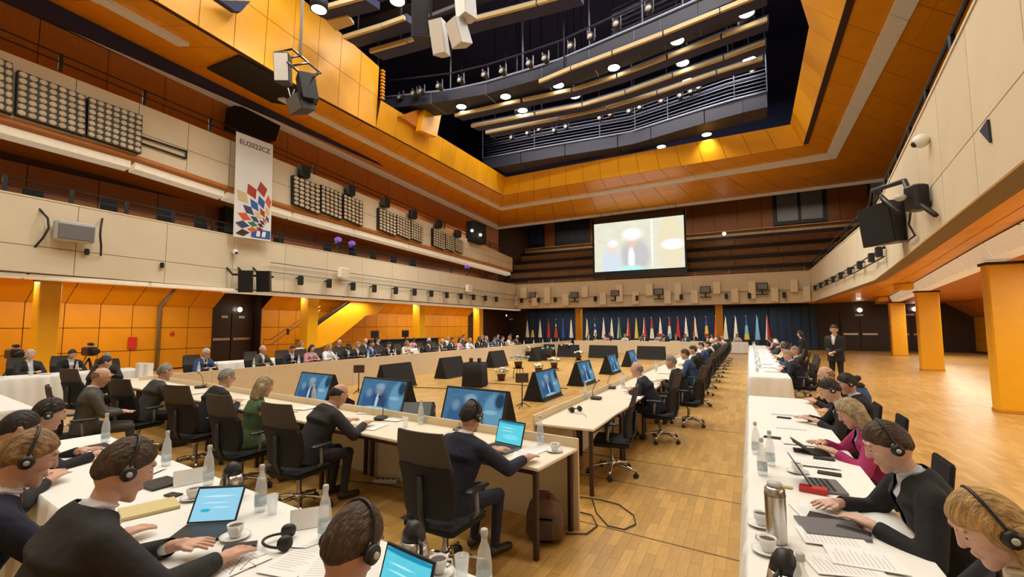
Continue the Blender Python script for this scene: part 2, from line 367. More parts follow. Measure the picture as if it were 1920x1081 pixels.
# upper gallery parapet: slopes down towards the back of the hall, stepped along its top
UG = [(-4, 10.5, 8.25), (4.2, 9.96, 8.02), (7.65, 9.87, 7.95), (10.9, 9.71, 7.72), (14.06, 9.54, 7.55), (17.9, 9.33, 7.45), (22.5, 9.0, 7.32), (27.0, 8.75, 7.2), (32.3, 8.42, 7.08), (36.6, 8.1, 6.95)]
ug = MB()
for (ya, ta, ba), (yb, tb, bb_) in zip(UG[:-1], UG[1:]):
    ug.hexa([(-19.35, ya, ba), (-19.15, ya, ba), (-19.15, yb, bb_), (-19.35, yb, bb_), (-19.35, ya, ta), (-19.15, ya, ta), (-19.15, yb, tb), (-19.35, yb, tb)])
ugo = struct(ug, 'wall_left_upper_gallery', M['cream_dk'])
for (ya, ta, ba), (yb, tb, bb_) in zip(UG[:-1], UG[1:]):
    n = 2 if yb - ya > 3 else 1
    panels('slab', ugo, (-19.15, ya, ba), (-19.15, yb, bb_), (-19.15, yb, tb), (-19.15, ya, ta), n, 2, M['cream'], .02, .035, vs=[0, .45, 1])
ugf = MB(); ugs = MB()
for (ya, ta, ba), (yb, tb, bb_) in zip(UG[:-1], UG[1:]):
    ugf.hexa([(-21.75, ya, ba - .35), (-19.1, ya, ba - .12), (-19.1, yb, bb_ - .12), (-21.75, yb, bb_ - .35), (-21.75, ya, ba), (-19.1, ya, ba), (-19.1, yb, bb_), (-21.75, yb, bb_)])
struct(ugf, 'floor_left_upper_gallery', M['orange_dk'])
tr = struct(MB().bb((-19.5, -4.1, 8.0), (-19.4, -4, 8.1)), 'trim_3', M['joint'])
for (ya, ta, ba), (yb, tb, bb_) in zip(UG[:-1], UG[1:]):
    MB().hexa([(-19.75, ya + .06, ba - .5), (-19.3, ya + .06, ba - .45), (-19.3, yb - .06, bb_ - .45), (-19.75, yb - .06, bb_ - .5), (-19.75, ya + .06, ba - .3), (-19.3, ya + .06, ba - .2), (-19.3, yb - .06, bb_ - .2), (-19.75, yb - .06, bb_ - .3)]).build('diffuser', M['strip_lit'], tr)
# ---- ceiling: sloping orange field between the walls and the bright orange rim of the opening
CZ = 11.4
RIM = [(-15.0, -9, CZ), (-15.1, 6.3, CZ), (-15.55, 11, CZ), (-15.65, 28.5, CZ), (2.95, 27.9, CZ), (2.95, -9, CZ)]
OUT = [(-21.7, -9, 13.3), (-21.7, 5.0, 12.95), (-21.7, 10.6, 12.65), (-21.6, 38.2, 11.45), (9, 37.8, 11.6), (9, -9, 11.6)]
ce = MB()
for i in range(5):
    q = [Vector(RIM[i]), Vector(RIM[i + 1]), Vector(OUT[i + 1]), Vector(OUT[i])]
    ce.hexa([p + Vector((0, 0, .05)) for p in q] + [p + Vector((0, 0, .25)) for p in q])
ceil = struct(ce, 'ceiling', M['joint'])
for i, (nu, nv) in enumerate(((9, 5), (4, 5), (13, 5), (15, 6), (20, 5))):
    panels('ceiling_panel', ceil, Vector(RIM[i]) + Vector((0, 0, .05)), Vector(OUT[i]) + Vector((0, 0, .05)), Vector(OUT[i + 1]) + Vector((0, 0, .05)), Vector(RIM[i + 1]) + Vector((0, 0, .05)), nv, nu, M['orange_ceil'], .022, .03)
def patch_pt(i, u, v):
    a, b, c, d = Vector(RIM[i]), Vector(OUT[i]), Vector(OUT[i + 1]), Vector(RIM[i + 1])
    return a * (1 - u) * (1 - v) + b * u * (1 - v) + c * u * v + d * (1 - u) * v
def strip_run(par, i, u0, u1, v0, v1, nseg, zoff=-.1, th=.12, name='diffuser', m=None, e0=None, e1=None):
    e0 = u0 if e0 is None else e0; e1 = u1 if e1 is None else e1
    for k in range(nseg):
        a, b = v0 + (v1 - v0) * k / nseg, v0 + (v1 - v0) * (k + 1) / nseg - .0015
        fa, fb = (a - v0) / (v1 - v0), (b - v0) / (v1 - v0); U = lambda s_, e_, f_: s_ + (e_ - s_) * f_
        q = [patch_pt(i, U(u0, e0, fa), a), patch_pt(i, U(u1, e1, fa), a), patch_pt(i, U(u1, e1, fb), b), patch_pt(i, U(u0, e0, fb), b)]
        MB().hexa([p + Vector((0, 0, zoff)) for p in q] + [p + Vector((0, 0, zoff + th)) for p in q]).build(name, m or M['strip'], par)
tr = struct(MB().bb((-17.5, -8.9, 11.9), (-17.4, -8.8, 12.0)), 'trim_4', M['joint'])
strip_run(tr, 0, .28, .38, .2, 1, 4); strip_run(tr, 1, .28, .37, 0, .45, 1)
strip_run(tr, 2, .32, .39, .06, 1, 7, e0=.30, e1=.36)
strip_run(tr, 3, .30, .36, 0, 1, 6, e0=.21, e1=.30)
strip_run(tr, 4, .21, .30, 0, 1, 6, e0=.20, e1=.31)
tr = struct(MB().bb((-21.5, -8.9, 13.0), (-21.4, -8.8, 13.1)), 'trim_5', M['joint'])
for i in range(3): strip_run(tr, i, .88, .99, 0, 1, (4, 2, 8)[i], -.2, .16)
strip_run(tr, 3, .97, 1.0, 0, 1, 8, -.14, .16)
# ---- bright vertical rim of the opening; higher towards the camera
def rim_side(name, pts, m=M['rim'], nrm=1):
    """pts: (bottom, top) pairs along the rim; boards in rows face the opening"""
    core = MB(); cs = []
    for (a, at), (b, bt) in zip(pts[:-1], pts[1:]):
        a, at, b, bt = map(Vector, (a, at, b, bt))
        n = (b - a).cross(at - a).normalized() * .15 * nrm
        core.hexa([a - n, b - n, b, a, at - n, bt - n, bt, at])
    o = struct(core, name, M['joint'])
    for (a, at), (b, bt) in zip(pts[:-1], pts[1:]):
        L = (Vector(b) - Vector(a)).length; h = (Vector(at) - Vector(a)).length
        nu = max(1, round(L / 1.25)); nv = 1 if h < 1.5 else 2
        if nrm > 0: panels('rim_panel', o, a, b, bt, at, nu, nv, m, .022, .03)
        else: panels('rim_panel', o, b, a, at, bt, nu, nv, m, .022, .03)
    return o
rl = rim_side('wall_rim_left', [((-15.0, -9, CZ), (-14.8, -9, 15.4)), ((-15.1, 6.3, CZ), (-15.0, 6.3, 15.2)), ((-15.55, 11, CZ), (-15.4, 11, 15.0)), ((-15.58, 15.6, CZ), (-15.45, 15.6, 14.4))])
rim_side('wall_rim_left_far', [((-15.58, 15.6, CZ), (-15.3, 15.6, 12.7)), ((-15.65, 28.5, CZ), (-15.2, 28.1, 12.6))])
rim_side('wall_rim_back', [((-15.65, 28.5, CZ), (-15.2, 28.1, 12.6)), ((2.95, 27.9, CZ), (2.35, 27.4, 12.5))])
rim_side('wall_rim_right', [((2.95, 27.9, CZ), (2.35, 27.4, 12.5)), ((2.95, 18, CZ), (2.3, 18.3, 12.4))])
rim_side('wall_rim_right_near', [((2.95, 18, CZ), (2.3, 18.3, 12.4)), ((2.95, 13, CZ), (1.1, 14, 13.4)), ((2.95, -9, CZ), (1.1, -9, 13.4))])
# serrated louvre ends where the left rim steps up
for i in range(9): MB().box((-15.3, 15.72, 12.85 + i * .17), (.12, .2, .09)).build('louvre_end', M['orange'], rl)
# orange fin on the rim
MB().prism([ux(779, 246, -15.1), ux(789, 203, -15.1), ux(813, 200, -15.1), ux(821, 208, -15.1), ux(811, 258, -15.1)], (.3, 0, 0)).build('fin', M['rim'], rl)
MB().prism([ux(745, 219, -15.3), ux(786, 204, -15.3), ux(781, 243, -15.3)], (.2, 0, 0)).build('fin_web', M['orange_dk'], rl)
struct(MB().hexa([(2.9, -9, 11.36), (3.12, -9, 11.36), (3.12, 27.6, 11.36), (2.9, 27.6, 11.36), (2.9, -9, 11.5), (3.12, -9, 11.5), (3.12, 27.6, 11.5), (2.9, 27.6, 11.5)]), 'trim_7', M['joint'])
# ---- dark void over the opening
v = MB()
x0, x1, y0, y1, z0, z1 = -20, 6, -9, 31, 12.0, 19.5
v.bb((x0, y0, z1), (x1, y1, z1 + .3)); v.bb((x0 - .3, y0, z0), (x0, y1, z1)); v.bb((x1, y0, z0), (x1 + .3, y1, z1)); v.bb((x0, y1, z0), (x1, y1 + .3, z1))
struct(v, 'ceiling_void', M['navy'])
# ---------------------------------------------------------------- columns, doors, stairs
def column(x, y, w, h, label, m=None, dp=None):
    o = empty('column', (x, y, 0), 0, label, 'column')
    dp = dp or w; b = MB().rbox((0, 0, h / 2), (w, dp, h), .02); b.build('shaft', m or M['yellow'], o)
    MB().rbox((0, 0, .04), (w + .02, dp + .02, .08), .01).build('base', M['orange'], o)
    MB().box((0, 0, h - .03), (w + .06, dp + .06, .06)).build('collar', M['joint'], o)
column(5.02, 13.75, .70, 3.25, 'thick yellow column at the right edge, nearest to the camera', dp=.34)
column(6.62, 24.8, .72, 3.3, 'yellow column second from the camera on the right side', dp=.36)
column(8.1, 35.8, .75, 3.3, 'yellow column farthest from the camera on the right side', dp=.38)
for px0, px1, lab in ((65, 108, 'orange column at the far left edge beneath the left balcony'), (567, 593, 'yellow column in front of the yellow staircase'), (778.5, 793, 'yellow column right of the staircase under the left balcony'), (890, 903.5, 'yellow column next to the dark far left corner')):
    p = ux((px0 + px1) / 2, 590, -20.3); q0, q1 = ux(px0, 590, -20.3), ux(px1, 590, -20.3)
    column(-20.3, p.y, min(.62, .8 * (q1.y - q0.y) + .1), 3.42, lab)
for px, lab in ((1085.5, 'orange column left of the middle flags below the back balcony'), (1348.5, 'orange column between the flags below the right part of the back balcony')):
    p = uy(px, 600, 38.4); column(p.x, 38.4, .5, 3.5, lab, M['orange'])
# left door recess (dark double door with steel push bars)
dr = struct(MB().bb((-23.3, 12.42, 0), (-23.1, 14.8, 3.5)), 'door_1', M['dark'])
for y in (12.48, 13.63): MB().bb((-23.1, y, .02), (-23.04, y + 1.1, 2.5)).build('door_leaf', M['dark'], dr)
for y in (12.65, 13.7): MB().bb((-23.03, y, 1.18), (-22.99, y + .9, 1.30)).build('push_bar', M['steel'], dr)
MB().bb((-23.3, 12.40, 0), (-22.5, 12.46, 3.5)).build('jamb', M['dark'], dr); MB().bb((-23.3, 14.78, 0), (-22.5, 14.84, 3.5)).build('jamb', M['dark'], dr)
for y in (13.1, 13.95): MB().bb((-23.03, y, 2.28), (-23.0, y + .3, 2.40)).build('sign_plate', M['lgrey'], dr)
def bulb(loc, r, label, n=(0, -1, 0), m=None):
    o = empty('wall_lamp', loc, 0, label, 'lamp')
    n = Vector(n); Mx = n.to_track_quat('Z', 'Y').to_matrix()
    S().lathe([(r * 1.25, -.03), (r * 1.3, .02), (r * 1.15, .03)], 14, M=Mx).build('housing', M['lgrey'], o)
    S().ell(n * .03, (r, r, r), 12, 8).build('globe', m or M['lamp'], o)
p = ux(449, 580, -22.9); bulb(p, .11, 'small round lamp above the dark double door on the left', (1, 0, 0))
# back doors right of the curtain
for i, (a, b) in enumerate(((1575, 1648), (1690, 1722))):
    P, Q = uy(a, 600, 41.9), uy(b, 600, 41.9)
    d = struct(MB().bb((P.x, 41.88, 0), (Q.x, 42.0, 2.9)), 'door_%d' % (i + 2), M['dark'])
    mid = (P.x + Q.x) / 2
    for u0, u1 in ((P.x + .05, mid - .03), (mid + .03, Q.x - .05)):
        MB().bb((u0, 41.82, .05), (u1, 41.88, 2.3)).build('door_leaf', M['dark'], d)
        MB().bb((u0 + .1, 41.76, 1.15), (u1 - .1, 41.81, 1.28)).build('push_bar', M['steel'], d)
    MB().bb((mid - .25, 41.8, 2.55), (mid + .25, 41.84, 2.68)).build('sign_plate', M['lgrey'], d)
for px, py, lab in ((1612, 581, 'round white lamp above the dark door right of the curtain'), (1715, 579, 'round white lamp between the two far yellow columns'), (948, 591, 'round white lamp on the dark wall in the far left corner')):
    bulb(uy(px, py, 41.8), .14, lab)
for px in (911, 940, 958):
    q = uy(px, 598, 41.97); MB().rbox(q, (.5, .05, .16), .01).build('exit_sign', M['lgrey'], None, {911: 'small pale sign plate beside the farthest left column', 940: 'small pale sign plate left below the far left lamp', 958: 'small pale sign plate right below the far left lamp'}[px], 'sign')
struct(MB().bb((-19.2, 41.7, 1.1), (-16.9, 41.99, 1.25)), 'trim_6', M['tier'])
# pendant lamp on the right soffit
o = empty('ceiling_lamp', uy(1609, 549, 30), 0, 'small warm lit lamp under the right balcony soffit', 'lamp')
S().lathe([(.10, -.28), (.11, -.25), (.11, .3), (.12, .34)], 14).build('tube', M['strip_lit'], o); S().ell((0, 0, -.29), (.09, .09, .04), 12, 6).build('bulb', M['lampsoft'], o)
# yellow staircase rising along the left wall
st = empty('staircase', (-21.6, 0, 0), 0, 'yellow staircase with dark handrail rising under the left balcony', 'staircase')
def sl(px, py, x=-21.2): return ux(px, py, x) - Vector((-21.6, 0, 0))
pts = [sl(*p) for p in ((589, 613), (658, 563), (727, 566), (706, 589), (686, 591.5), (626, 641), (589, 655))]
MB().prism(pts, (-.12, 0, 0)).build('stringer', M['yellow'], st)
a, b = sl(589, 636), sl(690, 578)
for i in range(11):
    p = lerp(a, b, i / 10); MB().box((-.55, p[1], p[2] - .05), (1.1, .34, .05)).build('tread', M['brown'], st)
MB().prism([sl(592, 603), sl(648, 567), sl(658, 566), sl(594, 611)], (-.08, 0, 0)).build('side_panel', M['dark'], st)
for dz in (0, 10): S().tube([sl(494, 636 + dz, -21.0), sl(507, 636 + dz, -21.0), sl(560, 600 + dz * .8, -21.0), sl(600, 574 + dz * .7, -21)], .035, 6).build('handrail', M['brown'], st)
p0 = sl(540, 618, -21.0); MB().box((p0.x, p0.y, p0.z - .1), (.08, .1, .3)).build('rail_bracket', M['dark'], st)
S().tube([Vector((-21.2 + 21.6, sl(494, 640).y, 0)), sl(494, 640, -21.2)], .03, 6).build('newel', M['brown'], st)
# fire extinguisher cabinet and pipe on the left wall
p = ux(248, 643, -22.5); MB().rbox(p, (.12, .3, .5), .02).build('fire_box', M['red'], None, 'red fire extinguisher box on the orange left wall', 'fire box')
a = ux(300, 575, -22.4); S().tube([(a.x, a.y, .02), (a.x, a.y, 2.7), (a.x + .85, a.y + .12, 3.45)], .06, 8).build('pipe', M['grey'], None, 'grey vertical pipe bending under the left balcony', 'pipe')
p = ux(323, 625, -22.48); S().lathe([(.08, -.02), (.09, .02), (.05, .04)], 12, p, Matrix.Rotation(math.pi / 2, 3, 'Y')).build('wall_button', M['red'], None, 'small round red button on the orange left wall', 'button')
# ---------------------------------------------------------------- back gallery tiers, wall, windows
ti = MB()
TY = [38.3, 39.6, 40.9, 42.2, 43.5]; TZ = [uy(1100, y, Y).z for y, Y in zip((522, 503, 486, 470, 455), (38.3, 39.6, 40.9, 42.2, 43.5))]
for k in range(5): ti.bb((-21.6, TY[k], 3.9), (9, TY[k] + 1.35 if k < 4 else 46, TZ[k] - .55))
tio = struct(ti, 'floor_back_gallery', M['dark'])
for k in range(5):
    for j in range(9):
        a = -21.5 + j * 3.4 + (k % 2) * .25
        MB().bb((a, TY[k] + .55, TZ[k] - .55), (a + 3.36, TY[k] + .62, TZ[k])).build('bench_front', M['tier'], tio)
        MB().bb((a, TY[k] + .40, TZ[k] - .03), (a + 3.36, TY[k] + .72, TZ[k] + .02)).build('bench_ledge', M['tier'], tio)
wb = struct(MB().bb((-22, 45.6, 3.6), (9.2, 46, 14)), 'wall_back_gallery', M['joint'])
panels('wall_panel', wb, (-21.7, 45.6, 9.6), (9, 45.6, 9.6), (9, 45.6, 13.9), (-21.7, 45.6, 13.9), 16, 1, M['brown'], .03, .03)
for n, (a, b, c, d) in enumerate(((991, 1021, 423, 461), (1040, 1106, 416, 455), (1447, 1552, 355, 414))):
    P, Q = uy(a, c, 45.5), uy(b, d, 45.5); cz = (P.z + Q.z) / 2
    wn = struct(MB().bb((P.x, 45.45, Q.z), (Q.x, 45.6, P.z)), 'window_%d' % (n + 1), M['black'])
    for i in range(2):
        xa, xb = lerp((P.x,), (Q.x,), .08 + .45 * i)[0], lerp((P.x,), (Q.x,), .47 + .45 * i)[0]
        MB().bb((xa, 45.40, Q.z + .3), (xb, 45.45, P.z - .5)).build('pane', (M['navy'], M['rig'], M['grey'])[n], wn)
bulb(uy(1358, 438, 41.5), .13, 'bright spot lamp right of the projection screen')
sb = empty('spotlight_box', ux(893, 437, -18.9), 0, 'black lamp box with two bright spots in the far left gallery corner', 'spotlight')
MB().rbox((0, 0, 0), (.8, 1.9, 1.6), .05).build('housing', M['blackm'], sb)
for q in ((885, 432), (901, 440)):
    S().ell(ux(*q, -18.45) - sb.location, (.1, .1, .1), 10, 6).build('lens', M['lamp'], sb)
# projection screen
scr = empty('projection_screen', (0, 0, 0), 0, 'large projection screen above the back balcony showing a speaker', 'screen')
T = [uy(*p, 37.45) for p in ((1114.5, 421.6), (1281.8, 402.5), (1284, 501), (1116, 510))]
xa, xb, za, zb = T[0].x, T[1].x, (T[2].z + T[3].z) / 2, (T[0].z + T[1].z) / 2
scr.location = ((xa + xb) / 2, 37.3, za - .55)
W_, H_ = xb - xa, zb - za
MB().bb((-W_ / 2 - .12, .02, 0), (W_ / 2 + .12, .16, .5)).build('lower_bar', M['black'], scr)
for s_ in (-1, 1): MB().bb((s_ * (W_ / 2 + .15), .0, .05), (s_ * (W_ / 2 + .02), .16, H_ + .95)).build('side_frame', M['black'], scr)
MB().bb((-W_ / 2 - .15, .0, H_ + .58), (W_ / 2 + .15, .25, H_ + .95)).build('roller_case', M['black'], scr)
def picture(name, bg, shapes, strength, noise=.25, sc=9):
    """procedural image in object XZ space: layered soft ellipses (cx, cz, rx, rz, colour, softness)"""
    m = bpy.data.materials.new(name); m.use_nodes = True; nt = m.node_tree; nt.nodes.clear()
    out = nt.nodes.new('ShaderNodeOutputMaterial'); em = nt.nodes.new('ShaderNodeEmission'); em.inputs[1].default_value = strength
    tc = nt.nodes.new('ShaderNodeTexCoord'); cur = None
    n = nt.nodes.new('ShaderNodeTexNoise'); n.inputs['Scale'].default_value = sc; nt.links.new(tc.outputs['UV'], n.inputs['Vector'])
    mx = nt.nodes.new('ShaderNodeMix'); mx.data_type = 'RGBA'
    mx.inputs['A'].default_value = (*bg, 1); mx.inputs['B'].default_value = (*[c * (1 - noise) for c in bg], 1)
    nt.links.new(n.outputs['Fac'], mx.inputs['Factor']); cur = mx.outputs['Result']
    for cx, cz, rx, rz, col, soft in shapes:
        mp = nt.nodes.new('ShaderNodeMapping'); mp.inputs['Location'].default_value = (-cx / rx, -cz / rz, 0); mp.inputs['Scale'].default_value = (1 / rx, 1 / rz, 0)
        nt.links.new(tc.outputs['UV'], mp.inputs[0])
        ln = nt.nodes.new('ShaderNodeVectorMath'); ln.operation = 'LENGTH'; nt.links.new(mp.outputs[0], ln.inputs[0])
        r = nt.nodes.new('ShaderNodeMapRange'); r.inputs[1].default_value = 1 + soft; r.inputs[2].default_value = 1 - soft
        nt.links.new(ln.outputs['Value'], r.inputs[0])
        k = nt.nodes.new('ShaderNodeMix'); k.data_type = 'RGBA'; k.inputs['B'].default_value = (*col, 1)
        nt.links.new(r.outputs[0], k.inputs['Factor']); nt.links.new(cur, k.inputs['A']); cur = k.outputs['Result']
    nt.links.new(cur, em.inputs[0]); nt.links.new(em.outputs[0], out.inputs[0]); return m
def screen_quad(name, pts, m, parent):
    me = bpy.data.meshes.new(name); me.from_pydata([tuple(p) for p in pts], [], [(0, 1, 2, 3)]); uvl = me.uv_layers.new()
    for i, uv in enumerate(((0, 0), (1, 0), (1, 1), (0, 1))): uvl.data[i].uv = uv
    me.materials.append(m); o = bpy.data.objects.new(name, me); COL.objects.link(o); o.parent = parent; return o
PROJ = picture('projected_picture', (.80, .78, .62), [(.86, .5, .14, .55, (.74, .66, .46), .1), (.88, .46, .12, .10, (.86, .88, .86), .2), (.47, .28, .17, .34, (.52, .50, .50), .2), (.2, .2, .11, .3, (.60, .66, .74), .25), (.43, .22, .035, .25, (.9, .9, .9), .3), (.44, .60, .075, .14, (.70, .52, .40), .3), (.44, .72, .10, .12, (.88, .88, .88), .35), (.21, .48, .055, .12, (.78, .62, .52), .3), (.22, .56, .06, .08, (.82, .82, .8), .3), (.66, .6, .01, .5, (.93, .92, .84), .4), (.42, .0, .16, .10, (.45, .80, .78), .25)], 1.12)
screen_quad('picture', [(-W_ / 2, .06, .55), (W_ / 2, .06, .55), (W_ / 2, .06, .55 + H_), (-W_ / 2, .06, .55 + H_)], PROJ, scr)
MB().bb((-W_ / 2, .07, .5), (W_ / 2, .12, .6 + H_)).build('backing', M['black'], scr)
for s_ in (-1, 1): S().tube([(s_ * W_ * .42, .15, H_ + .9), (s_ * W_ * .42, .15, 11.9 - scr.location.z)], .02, 6).build('suspension_rod', M['black'], scr)
# ---------------------------------------------------------------- curtains and flags under the back balcony
def curtain(px0, px1, lab, amp=.07, y=41.2):
    a, b = uy(px0, 600, y).x, uy(px1, 600, y).x; n = max(10, int((b - a) * 7)); bm_ = S()
    bm_.grid(lambda u, v: (a + (b - a) * u, y + amp * math.sin(u * n * math.pi) * (1 - .5 * v) + .02 * math.sin(u * 37), .03 + 3.3 * v), n * 4, 4)
    bm_.build('curtain', M['curtain'], None, lab, 'curtain')
curtain(985, 1080, 'navy pleated curtain behind the leftmost flags'); curtain(1092, 1340, 'wide navy pleated curtain between the two back columns')
curtain(1357, 1441, 'navy curtain behind the blue and white flags'); curtain(1442, 1531, 'smooth navy cloth panel right of the flags', .015)
FC = dict(w=(.8, .79, .74), y=(.72, .55, .08), r=(.55, .02, .03), b=(.03, .07, .35), g=(.03, .22, .09), o=(.75, .2, .03), l=(.20, .50, .80), c=(.75, .66, .42), k=(.02, .02, .02))
FM = {k_: mat('flag_' + k_, c_, .7) for k_, c_ in FC.items()}
flags = [(988, 'ww', 'all white folded flag, leftmost of the row'), (998, 'kyy', 'yellow and black flag left of the first back column'), (1012, 'wgw', 'white and green flag left of the first back column'), (1028, 'rwr', 'red and white flag, fourth from the left end'), (1042, 'ro', 'short red and orange flag left of the first back column'), (1055, 'bb', 'plain blue flag left of the first back column'), (1070, 'wlw', 'white and pale blue flag just left of the first back column'),
 (1100, 'cw', 'cream and white flag just right of the first back column'), (1115, 'bww', 'short white flag, second right of the first column'), (1131, 'wrw', 'white flag with a red edge behind the far table'), (1146, 'wbw', 'white and blue flag fourth right of the first column'), (1160, 'gcw', 'green edged cream flag behind the back monitors'), (1177, 'rwc', 'red and white flag above the left back monitor'), (1192, 'ycy', 'yellow and cream flag behind the far table'), (1207, 'rrw', 'mostly red flag behind the far table, first of two'), (1221, 'rrww', 'red above white flag, middle of the back row'), (1237, 'wwr', 'white above red flag, middle of the back row'), (1254, 'rwl', 'red, white and light blue striped flag'), (1270, 'ror', 'red and salmon flag right of the striped one'), (1285, 'wyw', 'white and yellow flag behind the far table'), (1302, 'wgo', 'white, green and orange flag behind the far table'), (1323, 'byr', 'blue, yellow and red flag left of the second column'), (1341, 'wbr', 'white, blue and red flag overlapped by the second column'), (1359, 'wgw', 'white and green flag just right of the second column'), (1378, 'wbw', 'white flag with blue cross folds above the white draped table'), (1398, 'bly', 'blue above yellow flag right of the second column'), (1418, 'll', 'light blue flag, second from the right end'), (1437, 'rw', 'red and white flag at the right end of the row')]
for i, (px, cs, lab) in enumerate(flags):
    y = 40.35 + .1 * (i % 2); top = uy(px, 600 - (px - 985) * .018, y); h = top.z; short = cs in ('kyy', 'ro', 'bww')
    f = empty('flag', (top.x, y, 0), 0, lab, 'flag', 'flags on poles along the navy curtain')
    S().tube([(0, 0, .04), (0, 0, h)], .018, 8).build('pole', M['chrome'], f); S().ell((0, 0, h + .03), (.03, .03, .05), 8, 6).build('finial', M['chrome'], f)
    S().lathe([(.2, 0), (.2, .03), (.05, .06)], 14).build('base', M['black'], f)
    ht = h - (.55 if short else .06); hb = .75; N = 20; cl = S(); nb = len(cs)
    for k in range(8):
        for t in range(N):
            q = []
            for kk, tt in ((k, t), (k, t + 1), (k + 1, t + 1), (k + 1, t)):
                v = kk / 8; a = 2 * math.pi * tt / N; rr = (.030 + .125 * v ** 1.2) * (1 + .28 * math.sin(a * 5 + i))
                q.append((rr * math.cos(a) * 1.05 + .03, rr * math.sin(a) * .55, ht - (ht - hb) * v))
            if any(c in 'rwbylgo' for c in cs) and (cs in ('rrww', 'wwr', 'rwl', 'bly', 'byr', 'bww', 'kyy')): cl.m = min(nb - 1, int(k / 8 * nb))
            else: cl.m = min(nb - 1, int(((t + 6) % N) / N * nb))
            cl.add(q, [(0, 1, 2, 3)])
    cl.build('cloth', [FM[c] for c in cs], f)
# ---------------------------------------------------------------- fittings on the back balcony
fr = 37.44
def on_back(px, py): return uy(px, py, fr)
cols_t = [951, 967, 984, 1005, 1028, 1062, 1098, 1132, 1163, 1193, 1219, 1253, 1272, 1303, 1344, 1378, 1410, 1452, 1488, 1512]
CRB = mat('pale_cream_box', (.80, .71, .52), .7)
for i, px in enumerate(cols_t):
    sl_ = (px - 950) / 580
    if i % 2 == 0: y0, y1 = 541 - 18 * sl_, 570 - 13 * sl_
    else: y0, y1 = 555 - 18 * sl_, 574 - 10 * sl_
    if i % 4 == 2: y1 = 560 - 14 * sl_
    A, B = on_back(px - 5.5 - 2 * sl_, y0), on_back(px + 5.5 + 2 * sl_, y1)
    MB().bb((A.x, fr - .32, max(B.z, ZB0 + .02)), (B.x, fr + .02, A.z)).build('acoustic_box', CRB, wbb)
for i, (px, py) in enumerate(((1001, 553), (1079, 553), (1155, 550), (1236, 547), (1323, 543), (1429, 537))):
    c = on_back(px, py); o = empty('monitor', (c.x, fr - .3, c.z), 0, ['first', 'second', 'third', 'fourth', 'fifth', 'sixth'][i] + ' small monitor from the left on the back balcony front', 'monitor', 'monitors on the back balcony')
    MB().rbox((0, 0, 0), (.72, .14, .5), .02).build('housing', M['black'], o); MB().bb((-.3, -.085, -.2), (.3, -.07, .2)).build('screen', M['grey'], o)
    MB().bb((-.07, .05, -.1), (.07, .3, .1)).build('bracket', M['black'], o)
    MB().bb((-.4, 0, -.62), (.4, .12, -.54)).build('shelf', M['black'], o); MB().bb((-.05, 0, -.56), (.05, .1, -.2)).build('stem', M['black'], o)
for i, px in enumerate((980, 1012, 1043, 1118, 1196, 1278, 1362, 1405, 1470)):
    c = on_back(px, 563 - (px - 980) * .02); o = empty('stage_light', (c.x, fr - .28, c.z), 0, 'small black stage light on the back balcony rail, %s from the left' % ['first', 'second', 'third', 'fourth', 'fifth', 'sixth', 'seventh', 'eighth', 'ninth'][i], 'stage light', 'stage lights on the back balcony')
    MB().rbox((0, 0, 0), (.22, .3, .42), .03).build('housing', M['black'], o); MB().bb((-.03, .1, .0), (.03, .3, .06)).build('bracket', M['black'], o)
S().tube([(-19, fr - .2, 4.35), (3.8, fr - .2, 4.35)], .025, 6).build('light_rail', M['grey'], wbb)
# rail of lamps on the left balcony
A, B = ux(505, 520, -18.95), ux(948, 562, -18.95)
for dz in (0, -.42): S().tube([(-18.9, A.y, 4.72 + dz), (-18.9, 37.2, 4.62 + dz)], .022, 6).build('light_rail', M['grey'], wbl)
for i, (cx, cy) in enumerate(((520, 590), (690, 608), (833, 625), (960, 638), (1088, 650), (1200, 660), (1300, 668), (1393, 677), (1477, 684), (1552, 690), (1622, 696), (1688, 702))):
    c = ux(400 + cx / 3.18, 340 + cy / 3.18, -18.75)
    o = empty('stage_light', c, 0, 'black stage light on the left balcony rail, %s after the twin speakers' % ['first', 'second', 'third', 'fourth', 'fifth', 'sixth', 'seventh', 'eighth', 'ninth', 'tenth', 'eleventh', 'twelfth'][i], 'stage light', 'stage lights on the left balcony')
    MB().rbox((0, 0, 0), (.24, .22, .44), .03).build('housing', M['black'], o); MB().bb((-.34, -.03, .1), (0, .03, .16)).build('bracket', M['black'], o)
